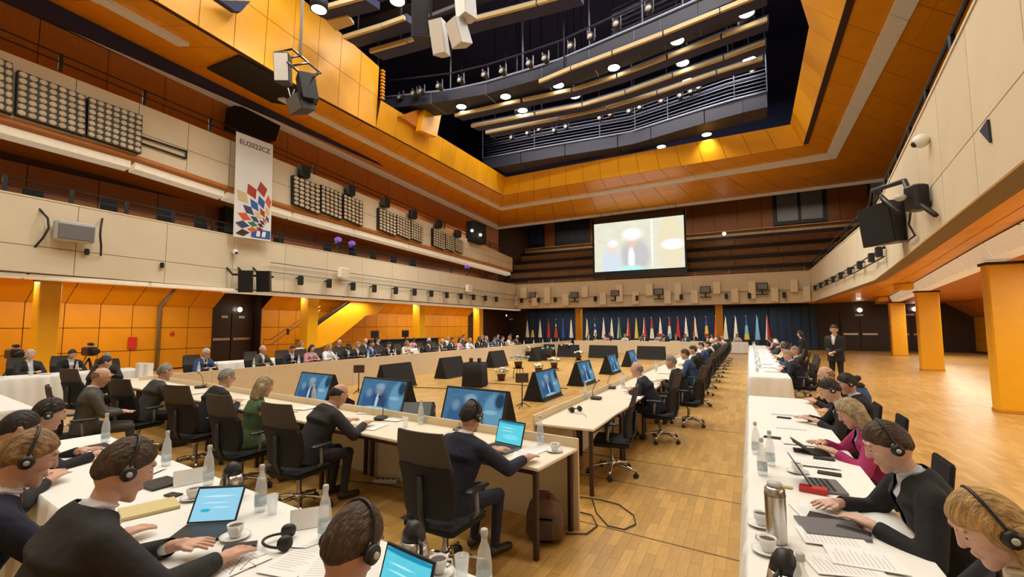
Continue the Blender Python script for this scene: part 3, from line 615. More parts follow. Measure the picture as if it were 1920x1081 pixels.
# rail with lamps on the right balcony (far, straight part)
def on_right(px, py):
    best = None
    for (a, b) in zip(RIGHT[:-1], RIGHT[1:]):
        d = ray(px, py); ex, ey = b[0] - a[0], b[1] - a[1]
        den = d.x * ey - d.y * ex
        if abs(den) < 1e-9: continue
        t = (a[0] * ey - a[1] * ex) / den; s_ = ((d.x * t - a[0]) * ex + (d.y * t - a[1]) * ey) / (ex * ex + ey * ey)
        if t > 0 and -.001 <= s_ <= 1.001: best = Vector((d.x * t, d.y * t, EYE + d.z * t))
    return best
for dy in (0, 11):
    pts = [on_right(px, py + dy * sc_) for px, py, sc_ in ((1527, 537, .9), (1570, 517, 1), (1610, 497, 1.2), (1650, 473, 1.5), (1668, 461, 1.7))]
    S().tube([p + Vector((-.12, 0, 0)) for p in pts if p], .022, 6).build('light_rail', M['black'], wbr)
for i, (px, py) in enumerate(((1535, 539), (1546, 534), (1558, 529), (1571, 523), (1586, 516), (1604, 507), (1624, 496), (1648, 482), (1664, 471))):
    c = on_right(px, py)
    if not c: continue
    o = empty('stage_light', c + Vector((-.2, 0, 0)), 0, 'black stage light on the right balcony rail, %s counting from the far end' % ['first', 'second', 'third', 'fourth', 'fifth', 'sixth', 'seventh', 'eighth', 'ninth'][i], 'stage light', 'stage lights on the right balcony')
    MB().rbox((0, 0, 0), (.16, .2, .3), .02).build('housing', M['black'], o); MB().bb((0, -.03, .08), (.2, .03, .14)).build('bracket', M['black'], o)
# ---------------------------------------------------------------- railings and shadowy seats of the galleries
def railing(name, pts, lab, h=.5, posts=8, m=None, r=.025):
    o = empty(name, pts[0], 0, lab, 'railing'); P = [Vector(p) - Vector(pts[0]) for p in pts]
    for k in (1, .55): S().tube([p + Vector((0, 0, h * k)) for p in P], r, 6).build('rail', m or M['black'], o)
    for i in range(posts):
        t = i / (posts - 1) * (len(P) - 1); j = min(int(t), len(P) - 2); p = lerp(P[j], P[j + 1], t - j)
        MB().bb((p[0] - .03, p[1] - .05, p[2]), (p[0] + .03, p[1] + .05, p[2] + h + .03)).build('post', m or M['black'], o)
railing('railing', [(-18.75, 3.0, ZB1 + .05), (-19.35, 11.2, ZB1 + .05), (-19.4, 36.5, ZB1 + .05)], 'thin dark railing along the top of the lower left balcony', .5, 12)
railing('railing', [(-19.3, 1, 10.25), (-19.3, 10.9, 9.8), (-19.3, 22, 9.1), (-19.3, 36, 8.2)], 'thin dark railing along the upper left gallery', .55, 14)
railing('railing', [(1.75, -2, ZB1 + .05), (2.75, 7.5, ZB1 + .05), (3.7, 15.8, ZB1 + .05), (4.15, 20, ZB1 + .05), (4.05, 37, ZB1 + .05)], 'dark railing with lamps along the top of the right balcony', .62, 18, r=.04)
railing('railing', [(-18, 37.7, ZB1 + .05), (3.6, 37.7, ZB1 + .05)], 'low pale railing along the top of the back balcony', .3, 10, M['tier'])
for i, (px, py) in enumerate(((62, 365), (205, 384), (310, 398), (377, 413), (522, 452), (614, 462), (660, 465), (700, 476), (738, 484), (775, 490))):
    c = ux(px, py, -19.7); o = empty('theatre_chair', (c.x, c.y, 4.3), 0, 'dark empty seat back on the lower left balcony, %s from the left' % ['first', 'second', 'third', 'fourth', 'fifth', 'sixth', 'seventh', 'eighth', 'ninth', 'tenth'][i], 'seat', 'seats on the left balcony')
    MB().rbox((0, 0, (c.z - 4.3) / 2 + .1), (.12, .5, c.z - 4.1), .03).build('backrest', M['blackm'], o); MB().rbox((-.25, 0, .45), (.5, .5, .1), .03).build('seat', M['blackm'], o)
    for s_ in (-1, 1): MB().box((-.25, s_ * .22, .22), (.05, .05, .45)).build('leg', M['black'], o)
# ---------------------------------------------------------------- acoustic panels with rows of pale discs
dm = S().lathe([(.098, -.02), (.105, 0), (.09, .02), (.05, .03)], 12, M=Matrix.Rotation(math.pi / 2, 3, 'Y')).mesh('disc', mat('pale_disc', (.58, .49, .33), .5, rand=.12))
def disc_panel(q, nx, ny, lab, small=False):
    # q: 4 points TL, TR, BR, BL
    q = [Vector(p) for p in q]; o = empty('acoustic_panel', q[3], 0, lab, 'acoustic panel', 'disc panels on the upper gallery')
    q = [p - o.location for p in q]; off = Vector((.22, 0, 0))
    MB().hexa([q[3], q[2], q[2] + off, q[3] + off, q[0], q[1], q[1] + off, q[0] + off]).build('frame', M['black'], o)
    hy = (q[1] - q[0]).length / nx; hz = (q[0] - q[3]).length / ny; s_ = min(hy, hz) / .235
    for i in range(nx):
        for j in range(ny):
            u, v = (i + .5) / nx, (j + .5) / ny
            p = q[0] * (1 - u) * (1 - v) + q[1] * u * (1 - v) + q[2] * u * v + q[3] * (1 - u) * v + off
            inst('disc', dm, o, p, (0, 0, 0), (1, hy / .235, hz / .235))
X0 = -19.1
disc_panel([ux(*p, X0) for p in ((-60, 92), (19, 122), (19, 217), (-60, 190))], 5, 7, 'dark panel of pale discs cut by the left photo edge')
disc_panel([ux(*p, X0) for p in ((29, 134), (155, 182), (155, 257), (25, 217))], 7, 7, 'largest panel of seven by seven pale discs, upper left gallery')
disc_panel([ux(*p, X0) for p in ((161, 184), (262, 219), (259, 290), (158, 257))], 7, 7, 'panel of pale discs lit brightly in its middle, beside the slot on the upper gallery')
for g, grp in enumerate((((545, 329, 595, 349, 386), (597, 347, 636, 363, 404), (639, 364, 675, 379, 416)), ((706, 390, 738, 403, 441), (739, 403, 765, 414, 448), (766, 415, 788, 424, 453)), ((808, 428, 830, 437, 466), (831, 438, 848, 445, 471), (849, 446, 864, 452, 476)))):
    for j, (a, ya, b, yb, yc) in enumerate(grp):
        ht = {0: 54, 1: 40, 2: 32}[g] - 4 * j
        disc_panel([ux(a, ya, X0), ux(b, yb, X0), ux(b, yb + ht, X0), ux(a, ya + ht + (0), X0)], 5, 7, '%s disc panel of the %s group along the upper gallery' % (('left', 'middle', 'right')[j], ('nearest', 'second', 'farthest')[g]))
# slot frame right of the bright panel, dark recesses
q = [ux(*p, -19.05) for p in ((264, 256), (350, 284), (349, 297), (264, 268))]
o = empty('slot_frame', q[3], 0, 'narrow black outlined slot beside the bright disc panel', 'slot'); q = [p - o.location for p in q]
for a, b in zip(q, q[1:] + q[:1]): S().tube([a, b], .035, 6).build('bar', M['black'], o)
MB().prism([ux(*p, -21.55) for p in ((425, 203), (440, 205), (512, 240), (503, 268), (470, 262), (419, 245))], (.6, 0, 0)).build('projector_port', M['blackm'], None, 'black projector port in the orange wall above the banner', 'recess')
MB().prism([ux(*p, -21.55) for p in ((412, 380), (440, 376), (440, 440), (408, 436))], (.5, 0, 0)).build('doorway_recess', M['blackm'], None, 'black doorway behind the lower end of the banner', 'recess')
# black panel sunk in the left ceiling
def on_ceiling(px, py, i):
    a, b_, c_ = Vector(RIM[i]), Vector(OUT[i]), Vector(RIM[i + 1]); n = (b_ - a).cross(c_ - a); d = ray(px, py); o_ = Vector((0, 0, EYE)); return o_ + d * ((a - o_).dot(n) / d.dot(n))
q = [on_ceiling(*p, 2) - V(0, 0, .03) for p in ((388, 128), (447, 104), (594, 182), (594, 196), (545, 210))]
MB().prism(q, (0, 0, .05)).build('ceiling_recess', M['blackm'], None, 'black flat recess in the orange ceiling on the left', 'recess')
# black square hatch at the top left rim
q = [ux(*p, -14.75) for p in ((412, 0), (470, 2), (452, 22), (440, 20), (405, -4))]
MB().prism(q, (-.2, 0, 0)).build('rim_hatch', M['navy'], None, 'dark blue hatch on the bright rim at the top edge', 'hatch')
# ---------------------------------------------------------------- lighting bridges in the void
ORD = ['first', 'second', 'third', 'fourth', 'fifth', 'sixth', 'seventh', 'eighth', 'ninth', 'tenth', 'eleventh', 'twelfth', 'thirteenth', 'fourteenth', 'fifteenth', 'sixteenth', 'seventeenth', 'eighteenth', 'nineteenth', 'twentieth', 'twenty-first', 'twenty-second', 'twenty-third', 'twenty-fourth']
def polypt(P, t):
    t *= len(P) - 1; j = min(int(t), len(P) - 2); return Vector(lerp(P[j], P[j + 1], t - j))
def slat_run(pix, z, n, lab, h=.16, gap=.006):
    """a curved run of beige boards under a dark steel beam"""
    P = [uz(*p, z) for p in pix]; o = empty('slat_batten', P[0], 0, lab, 'ceiling batten', 'beige ceiling battens'); Q = [p - P[0] for p in P]
    for i in range(n):
        a, b = polypt(Q, i / n), polypt(Q, (i + 1) / n - gap)
        q = [a + Vector((0, 0, .0)), b, b + Vector((0, .12, 0)), a + Vector((0, .12, 0))]
        MB().hexa(q + [p + Vector((0, 0, h)) for p in q]).build('board', M['slat'], o)
    for i in range(n):
        a, b = polypt(Q, i / n), polypt(Q, (i + 1) / n)
        q = [a + Vector((0, .16, .02)), b + Vector((0, .16, .02)), b + Vector((0, .85, .1)), a + Vector((0, .85, .1))]
        MB().hexa(q + [p + Vector((0, 0, .3)) for p in q]).build('beam', M['navy'], o)
    for t in (.15, .85):
        p = polypt(Q, t) + Vector((0, .2, 0)); S().tube([p, p + Vector((0, 0, 19.4 - z))], .03, 6).build('hanger', M['rig'], o)
slat_run([(1010, 155), (1087, 123), (1193, 85), (1330, 30), (1440, -14)], 13.0, 5, 'beige slat batten nearest to the dark bridge in the ceiling opening')
slat_run([(852, 218), (1007, 183), (1107, 163), (1213, 123), (1337, 75), (1442, 37)], 13.0, 6, 'longest beige slat batten with many downlights in the ceiling opening')
slat_run([(883, 238), (1030, 210), (1125, 192), (1225, 155), (1343, 115), (1438, 80)], 13.0, 6, 'beige slat batten third from the camera in the ceiling opening')
slat_run([(910, 250), (1050, 223), (1140, 203), (1233, 175), (1345, 137), (1433, 110)], 13.0, 5, 'beige slat batten just above the louvred back bridge')
slat_run([(692, 98), (763, 78), (823, 58), (890, 37), (1007, 7), (1080, -14)], 13.4, 5, 'beige slat batten behind the hanging white loudspeakers')
slat_run([(643, 72), (715, 50), (757, 35)], 13.6, 2, 'short beige slat batten at the upper left of the opening')
slat_run([(585, 22), (680, -4)], 13.6, 1, 'shortest beige batten at the top photo edge')
MB().hexa([uz(*p, 13.6) for p in ((612, 40), (652, 30), (664, 46), (630, 58))] + [uz(*p, 13.6) + Vector((0, 0, .12)) for p in ((612, 40), (652, 30), (664, 46), (630, 58))]).build('ceiling_plate', M['slat'], None, 'small square beige plate near the top left of the opening', 'ceiling plate')
def bridge(pix, z, lab, hgt=.55, dep=1.4, n=8, mf=None, louv=False):
    P = [uz(*p, z) for p in pix]; o = empty('lighting_bridge', P[0], 0, lab, 'lighting bridge'); Q = [p - P[0] for p in P]
    for i in range(n):
        a, b = polypt(Q, i / n), polypt(Q, (i + 1) / n - .002)
        q = [a, b, b + Vector((0, .06, 0)), a + Vector((0, .06, 0))]
        MB().hexa(q + [p + Vector((0, 0, hgt)) for p in q]).build('front_panel', mf or M['rig'], o)
        q = [a + Vector((0, .06, 0)), b + Vector((0, .06, 0)), b + Vector((0, dep, 0)), a + Vector((0, dep, 0))]
        MB().hexa(q + [p + Vector((0, 0, .08)) for p in q]).build('deck', M['rig'], o)
    S().tube([polypt(Q, i / 12) + Vector((0, .0, hgt + .95)) for i in range(13)], .05, 6).build('top_rail', M['rig'], o)
    S().tube([polypt(Q, i / 12) + Vector((0, -.03, hgt + .05)) for i in range(13)], .06, 6).build('lip', M['riglt'], o)
    for i in range(7):
        p = polypt(Q, i / 6); S().tube([p + Vector((0, 0, hgt)), p + Vector((0, 0, 19.4 - z))], .035, 6).build('hanger', M['riglt'], o)
    if louv:
        for k in range(8):
            zz = hgt + .18 + k * .2
            S().tube([polypt(Q, i / 10) + Vector((0, .3, zz)) for i in range(11)], .032, 5).build('louvre', M['riglt'], o)
    return o, Q
br1, Q1 = bridge([(707, 205), (873, 187), (1040, 140), (1180, 83), (1260, 50), (1400, -10)], 13.3, 'dark steel bridge with a row of spotlights crossing the ceiling opening')
br2, Q2 = bridge([(905, 318), (1023, 297), (1180, 272), (1203, 265), (1367, 217), (1440, 200)], 12.8, 'back lighting bridge with bright louvres at the far end of the opening', louv=True, hgt=.75)
br3, Q3 = bridge([(560, 60), (700, 30), (900, -40)], 16.6, 'upper dark bridge near the top edge of the opening', louv=True)
# louvred screen above the spotlight bridge
for k in range(7): S().tube([polypt(Q1, .55 + .05 * i) + Vector((0, .5, .9 + k * .22)) for i in range(10)], .035, 5).build('louvre', M['rig'], br1)
sp = S().lathe([(.09, -.2), (.12, -.18), (.13, .1), (.10, .2)], 12, M=Matrix.Rotation(math.radians(70), 3, 'X')).mesh('spot_body', M['rig'])
spl = S().ell((0, 0, 0), (.11, .05, .11), 10, 6).mesh('spot_lens', mat('spot_lens', (.35, .30, .24), .2))
def spotlight(loc, lab, grp):
    o = empty('spotlight', loc, 0, lab, 'spotlight', grp)
    inst('body', sp, o); inst('lens', spl, o, (0, -.2, -.06)); MB().bb((-.17, -.03, -.05), (-.14, .03, .35)).build('yoke', M['black'], o); MB().bb((.14, -.03, -.05), (.17, .03, .35)).build('yoke', M['black'], o)
for i, px in enumerate(((758, 183), (783, 176), (797, 172), (830, 163), (870, 152), (915, 142), (948, 135), (998, 121), (1027, 112), (1075, 90), (1112, 72), (1160, 50), (1220, 22))):
    p = uz(px[0], px[1] + 4, 13.75); spotlight(p + Vector((0, -.25, 0)), 'spotlight on the dark bridge, %s from its left end' % ORD[i], 'spotlights on the dark bridge')
for i, px in enumerate(((925, 255), (960, 258), (990, 250), (1012, 243), (1040, 245), (1062, 238), (1125, 222), (1145, 215), (1180, 209), (1200, 202), (1240, 190), (1275, 180), (1295, 172), (1310, 165), (1410, 135))):
    p = uy(px[0], px[1], br2.location.y - .6); spotlight(p, 'spotlight hung over the louvred back bridge, %s from the left' % ORD[i], 'spotlights over the back bridge')
# round downlights
dlb = S().lathe([(.26, .0), (.30, -.02), (.30, .35), (.2, .4)], 20).mesh('can', M['rig'])
dlf = S().lathe([(.02, -.015), (.25, -.01), (.25, .02)], 20).mesh('lamp_face', M['lamp'])
DL = [(865, 200), (948, 181), (1047, 160), (1151, 127), (1270, 77), (1400, 25), (980, 207), (1078, 180), (1280, 118), (1400, 52), (928, 246), (1092, 215), (1185, 188), (1290, 152), (1405, 112), (1145, 302), (1240, 275), (1325, 252), (745, 2), (598, 18), (870, 212), (1065, 172), (975, 218)]
for i, p in enumerate(DL):
    z = 13.25 if i not in (15, 16, 17) else 12.75
    loc = uz(*p, z); o = empty('downlight', loc, 0, 'round white downlight in the ceiling opening, %s counted from the left' % ORD[sorted(DL).index(p)], 'downlight', 'downlights of the ceiling opening')
    inst('can', dlb, o); inst('lamp_face', dlf, o)
    S().tube([(0, 0, .38), (0, 0, 19.4 - loc.z)], .02, 5).build('cable', M['rig'], o)
    l = bpy.data.lights.new('downlight', 'SPOT'); l.energy = 650; l.spot_size = math.radians(125); l.spot_blend = .6; l.shadow_soft_size = .2; l.color = (1, .96, .9)
    lo = bpy.data.objects.new('downlight_lamp', l); COL.objects.link(lo); lo.parent = o; lo.location = (0, 0, -.05)
# ---------------------------------------------------------------- hanging loudspeakers
def speaker_box(name, par, c, d, rz, tilt, m=M['black'], mf=M['blackm']):
    R = Matrix.Rotation(rz, 3, 'Z') @ Matrix.Rotation(tilt, 3, 'X')
    b = MB(); x, y, z = d[0] / 2, d[1] / 2, d[2] / 2
    pts = [(-x, -y, -z), (x, -y, -z), (x * .65, y, -z), (-x * .65, y, -z), (-x, -y, z), (x, -y, z), (x * .65, y, z), (-x * .65, y, z)]
    b.hexa([Vector(c) + R @ Vector(p) for p in pts]); o = b.build(name, m, par)
    g = MB(); g.hexa([Vector(c) + R @ Vector(p) for p in ((-x * .92, -y - .015, -z * .94), (x * .92, -y - .015, -z * .94), (x * .92, -y, -z * .94), (-x * .92, -y, -z * .94), (-x * .92, -y - .015, z * .94), (x * .92, -y - .015, z * .94), (x * .92, -y, z * .94), (-x * .92, -y, z * .94))]); g.build('grille', mf, o)
    return o
DST = 11.0
def at(px, py, Y): return uy(px, py, Y)
o = empty('speaker_cluster', at(845, 30, DST), 0, 'cluster of pale grey loudspeakers hanging in the ceiling opening', 'loudspeaker')
for px, py, rz, ti_, wd, ht in ((826, 72, .15, .35, .45, 1.0), (862, 62, -.35, .4, .52, .75), (875, 14, -.35, .1, .5, .7)):
    speaker_box('cabinet', o, at(px, py, DST) - o.location, (wd, .5, ht), rz, ti_, M['lgrey'], M['white'])
speaker_box('cabinet', o, at(790, 40, DST + .5) - o.location, (.6, .6, 1.3), .6, .1, M['rig'], M['blackm'])
for px in (808, 858): S().tube([at(px, 35, DST + .3) - o.location, at(px, 35, DST + .3) - o.location + Vector((0, 0, 6))], .04, 6).build('chain', M['rig'], o)
MB().box(at(835, 20, DST + .35) - o.location, (1.3, .12, .12)).build('hanging_bar', M['rig'], o)
DY = 8.5
o = empty('hanging_truss', at(560, 130, DY), 0, 'black hanging truss with loudspeakers before the orange ceiling rim', 'truss')
L_ = o.location.copy()
c4 = [at(516, 98, DY) - L_, at(548, 92, DY + .5) - L_, at(601, 137, DY + .3) - L_, at(568, 141, DY - .2) - L_]
S().tube(c4, .035, 6, closed=True).build('frame', M['black'], o)
for t in (.3, .6): S().tube([lerp(c4[0], c4[3], t), lerp(c4[1], c4[2], t)], .03, 6).build('cross_bar', M['black'], o)
S().tube([lerp(c4[1], c4[2], .3), Vector(lerp(c4[1], c4[2], .3)) + Vector((0, 0, 6))], .05, 8).build('pole', M['lgrey'], o)
speaker_box('cabinet', o, at(533, 130, DY) - L_, (.45, .4, .85), .5, .15, M['black'], M['white'])
speaker_box('cabinet', o, at(577, 165, DY) - L_, (.5, .45, .75), -.5, .2); speaker_box('cabinet', o, at(566, 195, DY) - L_, (.75, .5, .45), -.2, .35, M['black'], M['grey'])
for a_, b_ in (((530, 98), (533, 118)), ((598, 138), (580, 150)), ((566, 140), (566, 185))): S().tube([at(*a_, DY) - L_, at(*b_, DY) - L_], .02, 6).build('hook', M['black'], o)
S().tube([at(540, 165, DY - .2) - L_, at(547, 190, DY - .2) - L_, at(552, 168, DY - .2) - L_, at(543, 188, DY - .2) - L_], .015, 5).build('cable', M['lgrey'], o)
# loudspeakers fixed to the galleries
c = ux(140, 435, -18.3)
o = empty('wall_speaker', c, 0, 'silver loudspeaker between two curved brackets on the lower left balcony', 'loudspeaker')
MB().rbox((0, 0, 0), (.3, .95, .62), .05).build('cabinet', M['lgrey'], o); MB().rbox((.16, 0, -.03), (.03, .85, .45), .01).build('grille', M['grey'], o)
for s_ in (-1, 1): S().tube([(-.3, s_ * .75, .62), (.0, s_ * .62, .3), (.05, s_ * .6, 0), (-.05, s_ * .68, -.3), (-.3, s_ * .78, -.6)], .03, 6).build('bracket', M['rig'], o)
o = empty('speaker_pair', ux(478, 523, -18.6), 0, 'two black loudspeakers hung on a bar at the left balcony', 'loudspeaker'); L_ = o.location.copy()
for px, t in ((463, .75), (497, .55)): speaker_box('cabinet', o, ux(px, 527, -18.4) - L_, (.55, .4, .9), t, .12)
S().tube([ux(437, 514, -18.6) - L_, ux(512, 519, -18.6) - L_], .05, 6).build('bar', M['black'], o)
for px in (437, 459, 487): S().tube([ux(px, 515, -18.6) - L_, ux(px, 515, -18.6) - L_ + Vector((-.5, 0, .35))], .04, 6).build('arm', M['black'], o)
def small_speaker(px, py, lab):
    c = ux(px, py, -18.72); o = empty('small_speaker', c, 0, lab, 'loudspeaker'); MB().rbox((0, 0, 0), (.25, .62, .5), .03).build('cabinet', M['strip_lit'], o); MB().bb((.13, -.26, -.2), (.15, .26, .2)).build('grille', M['strip'], o); MB().bb((-.32, -.05, -.05), (-.1, .05, .05)).build('bracket', M['grey'], o)
small_speaker(644, 511, 'small beige speaker box in the middle of the left balcony'); small_speaker(879, 540, 'small beige speaker box at the far end of the left balcony')
def cctv(c, lab, n):
    o = empty('cctv_camera', c, 0, lab, 'camera'); n = Vector(n); S().ell((0, 0, 0), (.12, .12, .12), 10, 8).build('dome', M['white'], o); S().ell(n * .08 + Vector((0, 0, -.04)), (.06, .06, .06), 8, 6).build('lens', M['black'], o); S().tube([(0, 0, 0), n * -.25], .05, 8).build('mount', M['white'], o)
cctv(ux(441, 472, -18.85), 'white dome camera on the left balcony above the twin speakers', (1, 0, 0))
c = on_right(1748, 261); cctv(c + Vector((-.15, 0, 0)), 'white security camera on the right balcony front', (-1, 0, 0))
for i, (px, py) in enumerate(((163, 472), (304, 497), (570, 322), (656, 357), (722, 380), (774, 402), (822, 420), (858, 438))):
    if i < 2: p = ux(px, py, -18.75 if i else -18.55); MB().rbox(p, (.1, .12, .2), .02).build('wall_socket', M['black'], None, 'tiny black fitting on the lower left balcony, ' + ('left' if i == 0 else 'right') + ' one', 'fitting')
    else:
        c = ux(px, py, -18.85); o = empty('gallery_speaker', c, 0, 'black speaker on the stepped top of the upper gallery, %s from the banner' % ORD[i - 2], 'loudspeaker', 'black speakers on the upper gallery')
        MB().rbox((0, 0, 0), (.35, .55, .55), .04).build('cabinet', M['black'], o); MB().bb((.17, -.22, -.22), (.19, .22, .22)).build('grille', M['blackm'], o); MB().bb((-.3, -.05, -.1), (-.15, .05, .1)).build('bracket', M['black'], o)
# right balcony speaker with its bracket
c = on_right(1690, 400); o = empty('balcony_speaker', c + Vector((-.75, -.5, 0)), 0, 'big black loudspeaker on an angled bracket at the right balcony', 'loudspeaker'); L_ = o.location.copy()
speaker_box('cabinet', o, uy(1672, 418, L_.y) - L_, (.95, .75, .92), math.radians(-62), .12)
def rb(px, py, off=.25): return on_right(px, py) + V(-off, 0, 0) - L_
S().tube([uy(1632, 388, L_.y) - L_, rb(1700, 350, .6), rb(1728, 335)], .05, 6).build('upper_arm', M['black'], o)
S().tube([uy(1665, 388, L_.y) - L_, rb(1708, 362, .5), rb(1722, 395, .3)], .05, 6).build('lower_arm', M['black'], o)
S().tube([rb(1728, 335), rb(1744, 390, .2), rb(1752, 380, .02)], .05, 6).build('post', M['black'], o)
MB().rbox(rb(1750, 368, .22), (.26, .3, .45), .03, rz=.4).build('motor', M['black'], o); S().tube([rb(1740, 360, .3), rb(1770, 402, .1)], .04, 6).build('stay', M['black'], o)
S().ell(rb(1751, 364, .45), (.09, .09, .06), 10, 6).build('knob', M['lgrey'], o)
S().tube([rb(1722, 395, .12), rb(1716, 420, .1), rb(1728, 440, .1), rb(1712, 452, .1)], .02, 6).build('cable', M['black'], o)
q = [on_right(1849, 244), on_right(1864, 222), on_right(1869, 266)]
MB().prism([p + Vector((-.06, 0, 0)) for p in q], (.1, 0, 0)).build('wall_flap', M['rig'], None, 'dark triangular opening in the right balcony front', 'flap')
# purple lamps standing on the balconies
def purple(c, lab, z0):
    o = empty('moving_head_lamp', (c.x, c.y, z0), 0, lab, 'stage light', 'purple moving-head lamps'); h = c.z - z0
    S().tube([(0, 0, 0), (0, 0, h - .15)], .04, 6).build('stand', M['black'], o); MB().rbox((0, 0, h - .2), (.3, .3, .12), .02).build('yoke', M['black'], o); S().ell((0, 0, h), (.2, .2, .15), 12, 8).build('head', M['purple'], o)
purple(ux(634, 449, -19.6), 'purple lamp on a stand on the left balcony, left one of two', 4.3); purple(ux(660, 456, -19.6), 'purple lamp on a stand on the left balcony, right one of two', 4.3)
purple(ux(876, 500, -19.6), 'purple lamp on a stand at the far end of the left balcony', 4.3)
c = on_right(1686, 272); purple(c + Vector((.35, 0, 0)), 'purple lamp above the railing of the right balcony', ZB1)
# ---------------------------------------------------------------- banner
bn = empty('banner', (0, 0, 0), 0, 'white hanging banner with coloured diamonds and EU2022CZ lettering', 'banner')
q = [ux(*p, -18.6) for p in ((442.5, 246), (511.5, 272), (507, 452), (437, 443))]
bn.location = q[3]; q = [p - bn.location for p in q]
BW, BH = (q[1] - q[0]).length, (q[0] - q[3]).length
MB().hexa([q[3], q[2], q[2] + Vector((.02, 0, 0)), q[3] + Vector((.02, 0, 0)), q[0], q[1], q[1] + Vector((.02, 0, 0)), q[0] + Vector((.02, 0, 0))]).build('cloth', mat('banner_white', (.72, .71, .69), .8), bn)
def bp(u, v, o_=.03): return q[0] * (1 - u) * (1 - v) + q[1] * u * (1 - v) + q[2] * u * v + q[3] * (1 - u) * v + Vector((o_, 0, 0))
DCOL = {k_: mat('diamond_' + k_, srgb(*c_), .75) for k_, c_ in dict(b=(42, 88, 160), o=(205, 88, 48), g=(48, 112, 84), n=(58, 66, 100), r=(160, 60, 45), y=(205, 180, 130), d=(60, 40, 40)).items()}
# diamonds radiate from the right lower corner
rg = random.Random(5); cols = 'bogbronrgoybnrgdyorn'
for k, (r0, r1) in enumerate(((.50, .95), (.85, 1.45), (1.30, 2.10), (1.95, 2.85))):
    for j in range(8):
        th = math.radians(82 + 15.5 * j + (k % 2) * 7.7); rm = (r0 + r1) / 2 / 2.05 * BW * .97; dr = (r1 - r0) / 2 / 2.05 * BW * .97; dt = math.radians(7.4) * rm
        er = (math.cos(th), math.sin(th)); et = (-er[1], er[0]); cx, cy = BW * 1.02 + er[0] * rm, -BH * .90 + er[1] * rm; pts = []
        for da, db in ((-dr, 0), (0, dt), (dr, 0), (0, -dt)):
            x_, y_ = cx + er[0] * da + et[0] * db, cy + er[1] * da + et[1] * db; pts.append((x_ / BW, -y_ / BH))
        if cx / BW < .08 or cx / BW > .97 or -cy / BH > .96: continue
        pts = [(min(.985, max(.02, u)), min(.985, max(.2, v))) for u, v in pts]
        MB().add([bp(u, v, .03 + .001 * k) for u, v in pts], [(0, 1, 2, 3)]).build('diamond', DCOL[cols[(j * 3 + k * 7) % len(cols)]], bn)
MB().add([bp(.45, .90), bp(.98, .90), bp(.98, .985), bp(.45, .985)], [(0, 1, 2, 3)]).build('emblem_field', DCOL['b'], bn)
for u0 in (.6, .75):
    MB().add([bp(u0, .915, .04), bp(u0 + .1, .915, .04), bp(u0 + .08, .97, .04), bp(u0 - .02, .97, .04)], [(0, 1, 2, 3)]).build('emblem_mark', M['white'], bn)
def text(s_, size, M4, m, parent, name='lettering'):
    cu = bpy.data.curves.new(name, 'FONT'); cu.body = s_; cu.size = size; cu.align_x = 'CENTER'; cu.align_y = 'CENTER'; cu.extrude = .004
    t = bpy.data.objects.new(name, cu); COL.objects.link(t)
    dg = bpy.context.evaluated_depsgraph_get(); me = bpy.data.meshes.new_from_object(t.evaluated_get(dg)); bpy.data.objects.remove(t)
    me.materials.clear(); me.materials.append(m); me.transform(M4); o_ = bpy.data.objects.new(name, me); COL.objects.link(o_); o_.parent = parent; return o_
ex = (q[1] - q[0]).normalized(); ez = (q[0] - q[3]).normalized(); en = ex.cross(ez)
M4 = Matrix((ex, ez, en)).transposed().to_4x4(); M4.translation = bp(.5, .085, .035)
text('EU2022CZ', .30, M4, mat('lettering_dark', (.05, .05, .06), .8), bn)
# ---------------------------------------------------------------- tables
R6 = math.atan(-.105)            # the two rows next to the camera stand slightly askew
def near_edge(x): return 3.40 - .105 * (x + 1.5)
def table_meshes(w, d):
    t = {}
    t['top'] = MB().rbox((0, 0, .725), (w, d, .03), .006).mesh('table_top', M['top'])
    t['leg'] = MB().rbox((0, 0, .355), (.045, .045, .71), .006).mesh('leg', M['leg'])
    t['apron'] = MB().box((0, 0, .69), (w - .12, .03, .05)).mesh('apron', M['leg'])
    t['panel'] = MB().rbox((0, 0, .4125), (w + .012, .022, .825), .003).mesh('front_panel', M['panelw'])
    return t
TM = table_meshes(1.43, .72)
def table(loc, rz, lab, grp, hp=0):
    o = empty('conference_table', loc, rz, lab, 'table', grp)
    inst('table_top', TM['top'], o)
    for sx in (-1, 1):
        for sy in (-1, 1): inst('leg', TM['leg'], o, (sx * .66, sy * .31, 0))
    for sy in (-1, 1): inst('apron', TM['apron'], o, (0, sy * .31, 0))
    inst('front_panel', TM['panel'], o, (0, .372, 0))
    return o
for i in range(7):
    c, s_ = math.cos(R6), math.sin(R6)
    ctr = Vector((-1.5 - c * 1.445 * (i + .5), near_edge(-1.5) + .36 - s_ * 1.445 * (i + .5), 0))
    table(ctr, R6, 'cream table of the near inner row, %s from its right end' % ORD[i], 'near inner row of tables')
for i in range(17):
    table((-1.93, 4.93 + .72 + 1.445 * i, 0), math.pi / 2, 'cream table of the right inner row, %s from the camera' % ORD[i], 'right inner row of tables')
for i in range(18):
    table((-11.77, 5.6 + 1.445 * i, 0), -math.pi / 2, 'table with pale front board in the left inner row, %s from the camera' % ORD[i], 'left inner row of tables')
for i in range(6):
    table((-10.5 + 1.445 * i, 31.4, 0), math.pi, 'table with pale front board in the far inner row, %s from the left' % ORD[i], 'far inner row of tables')
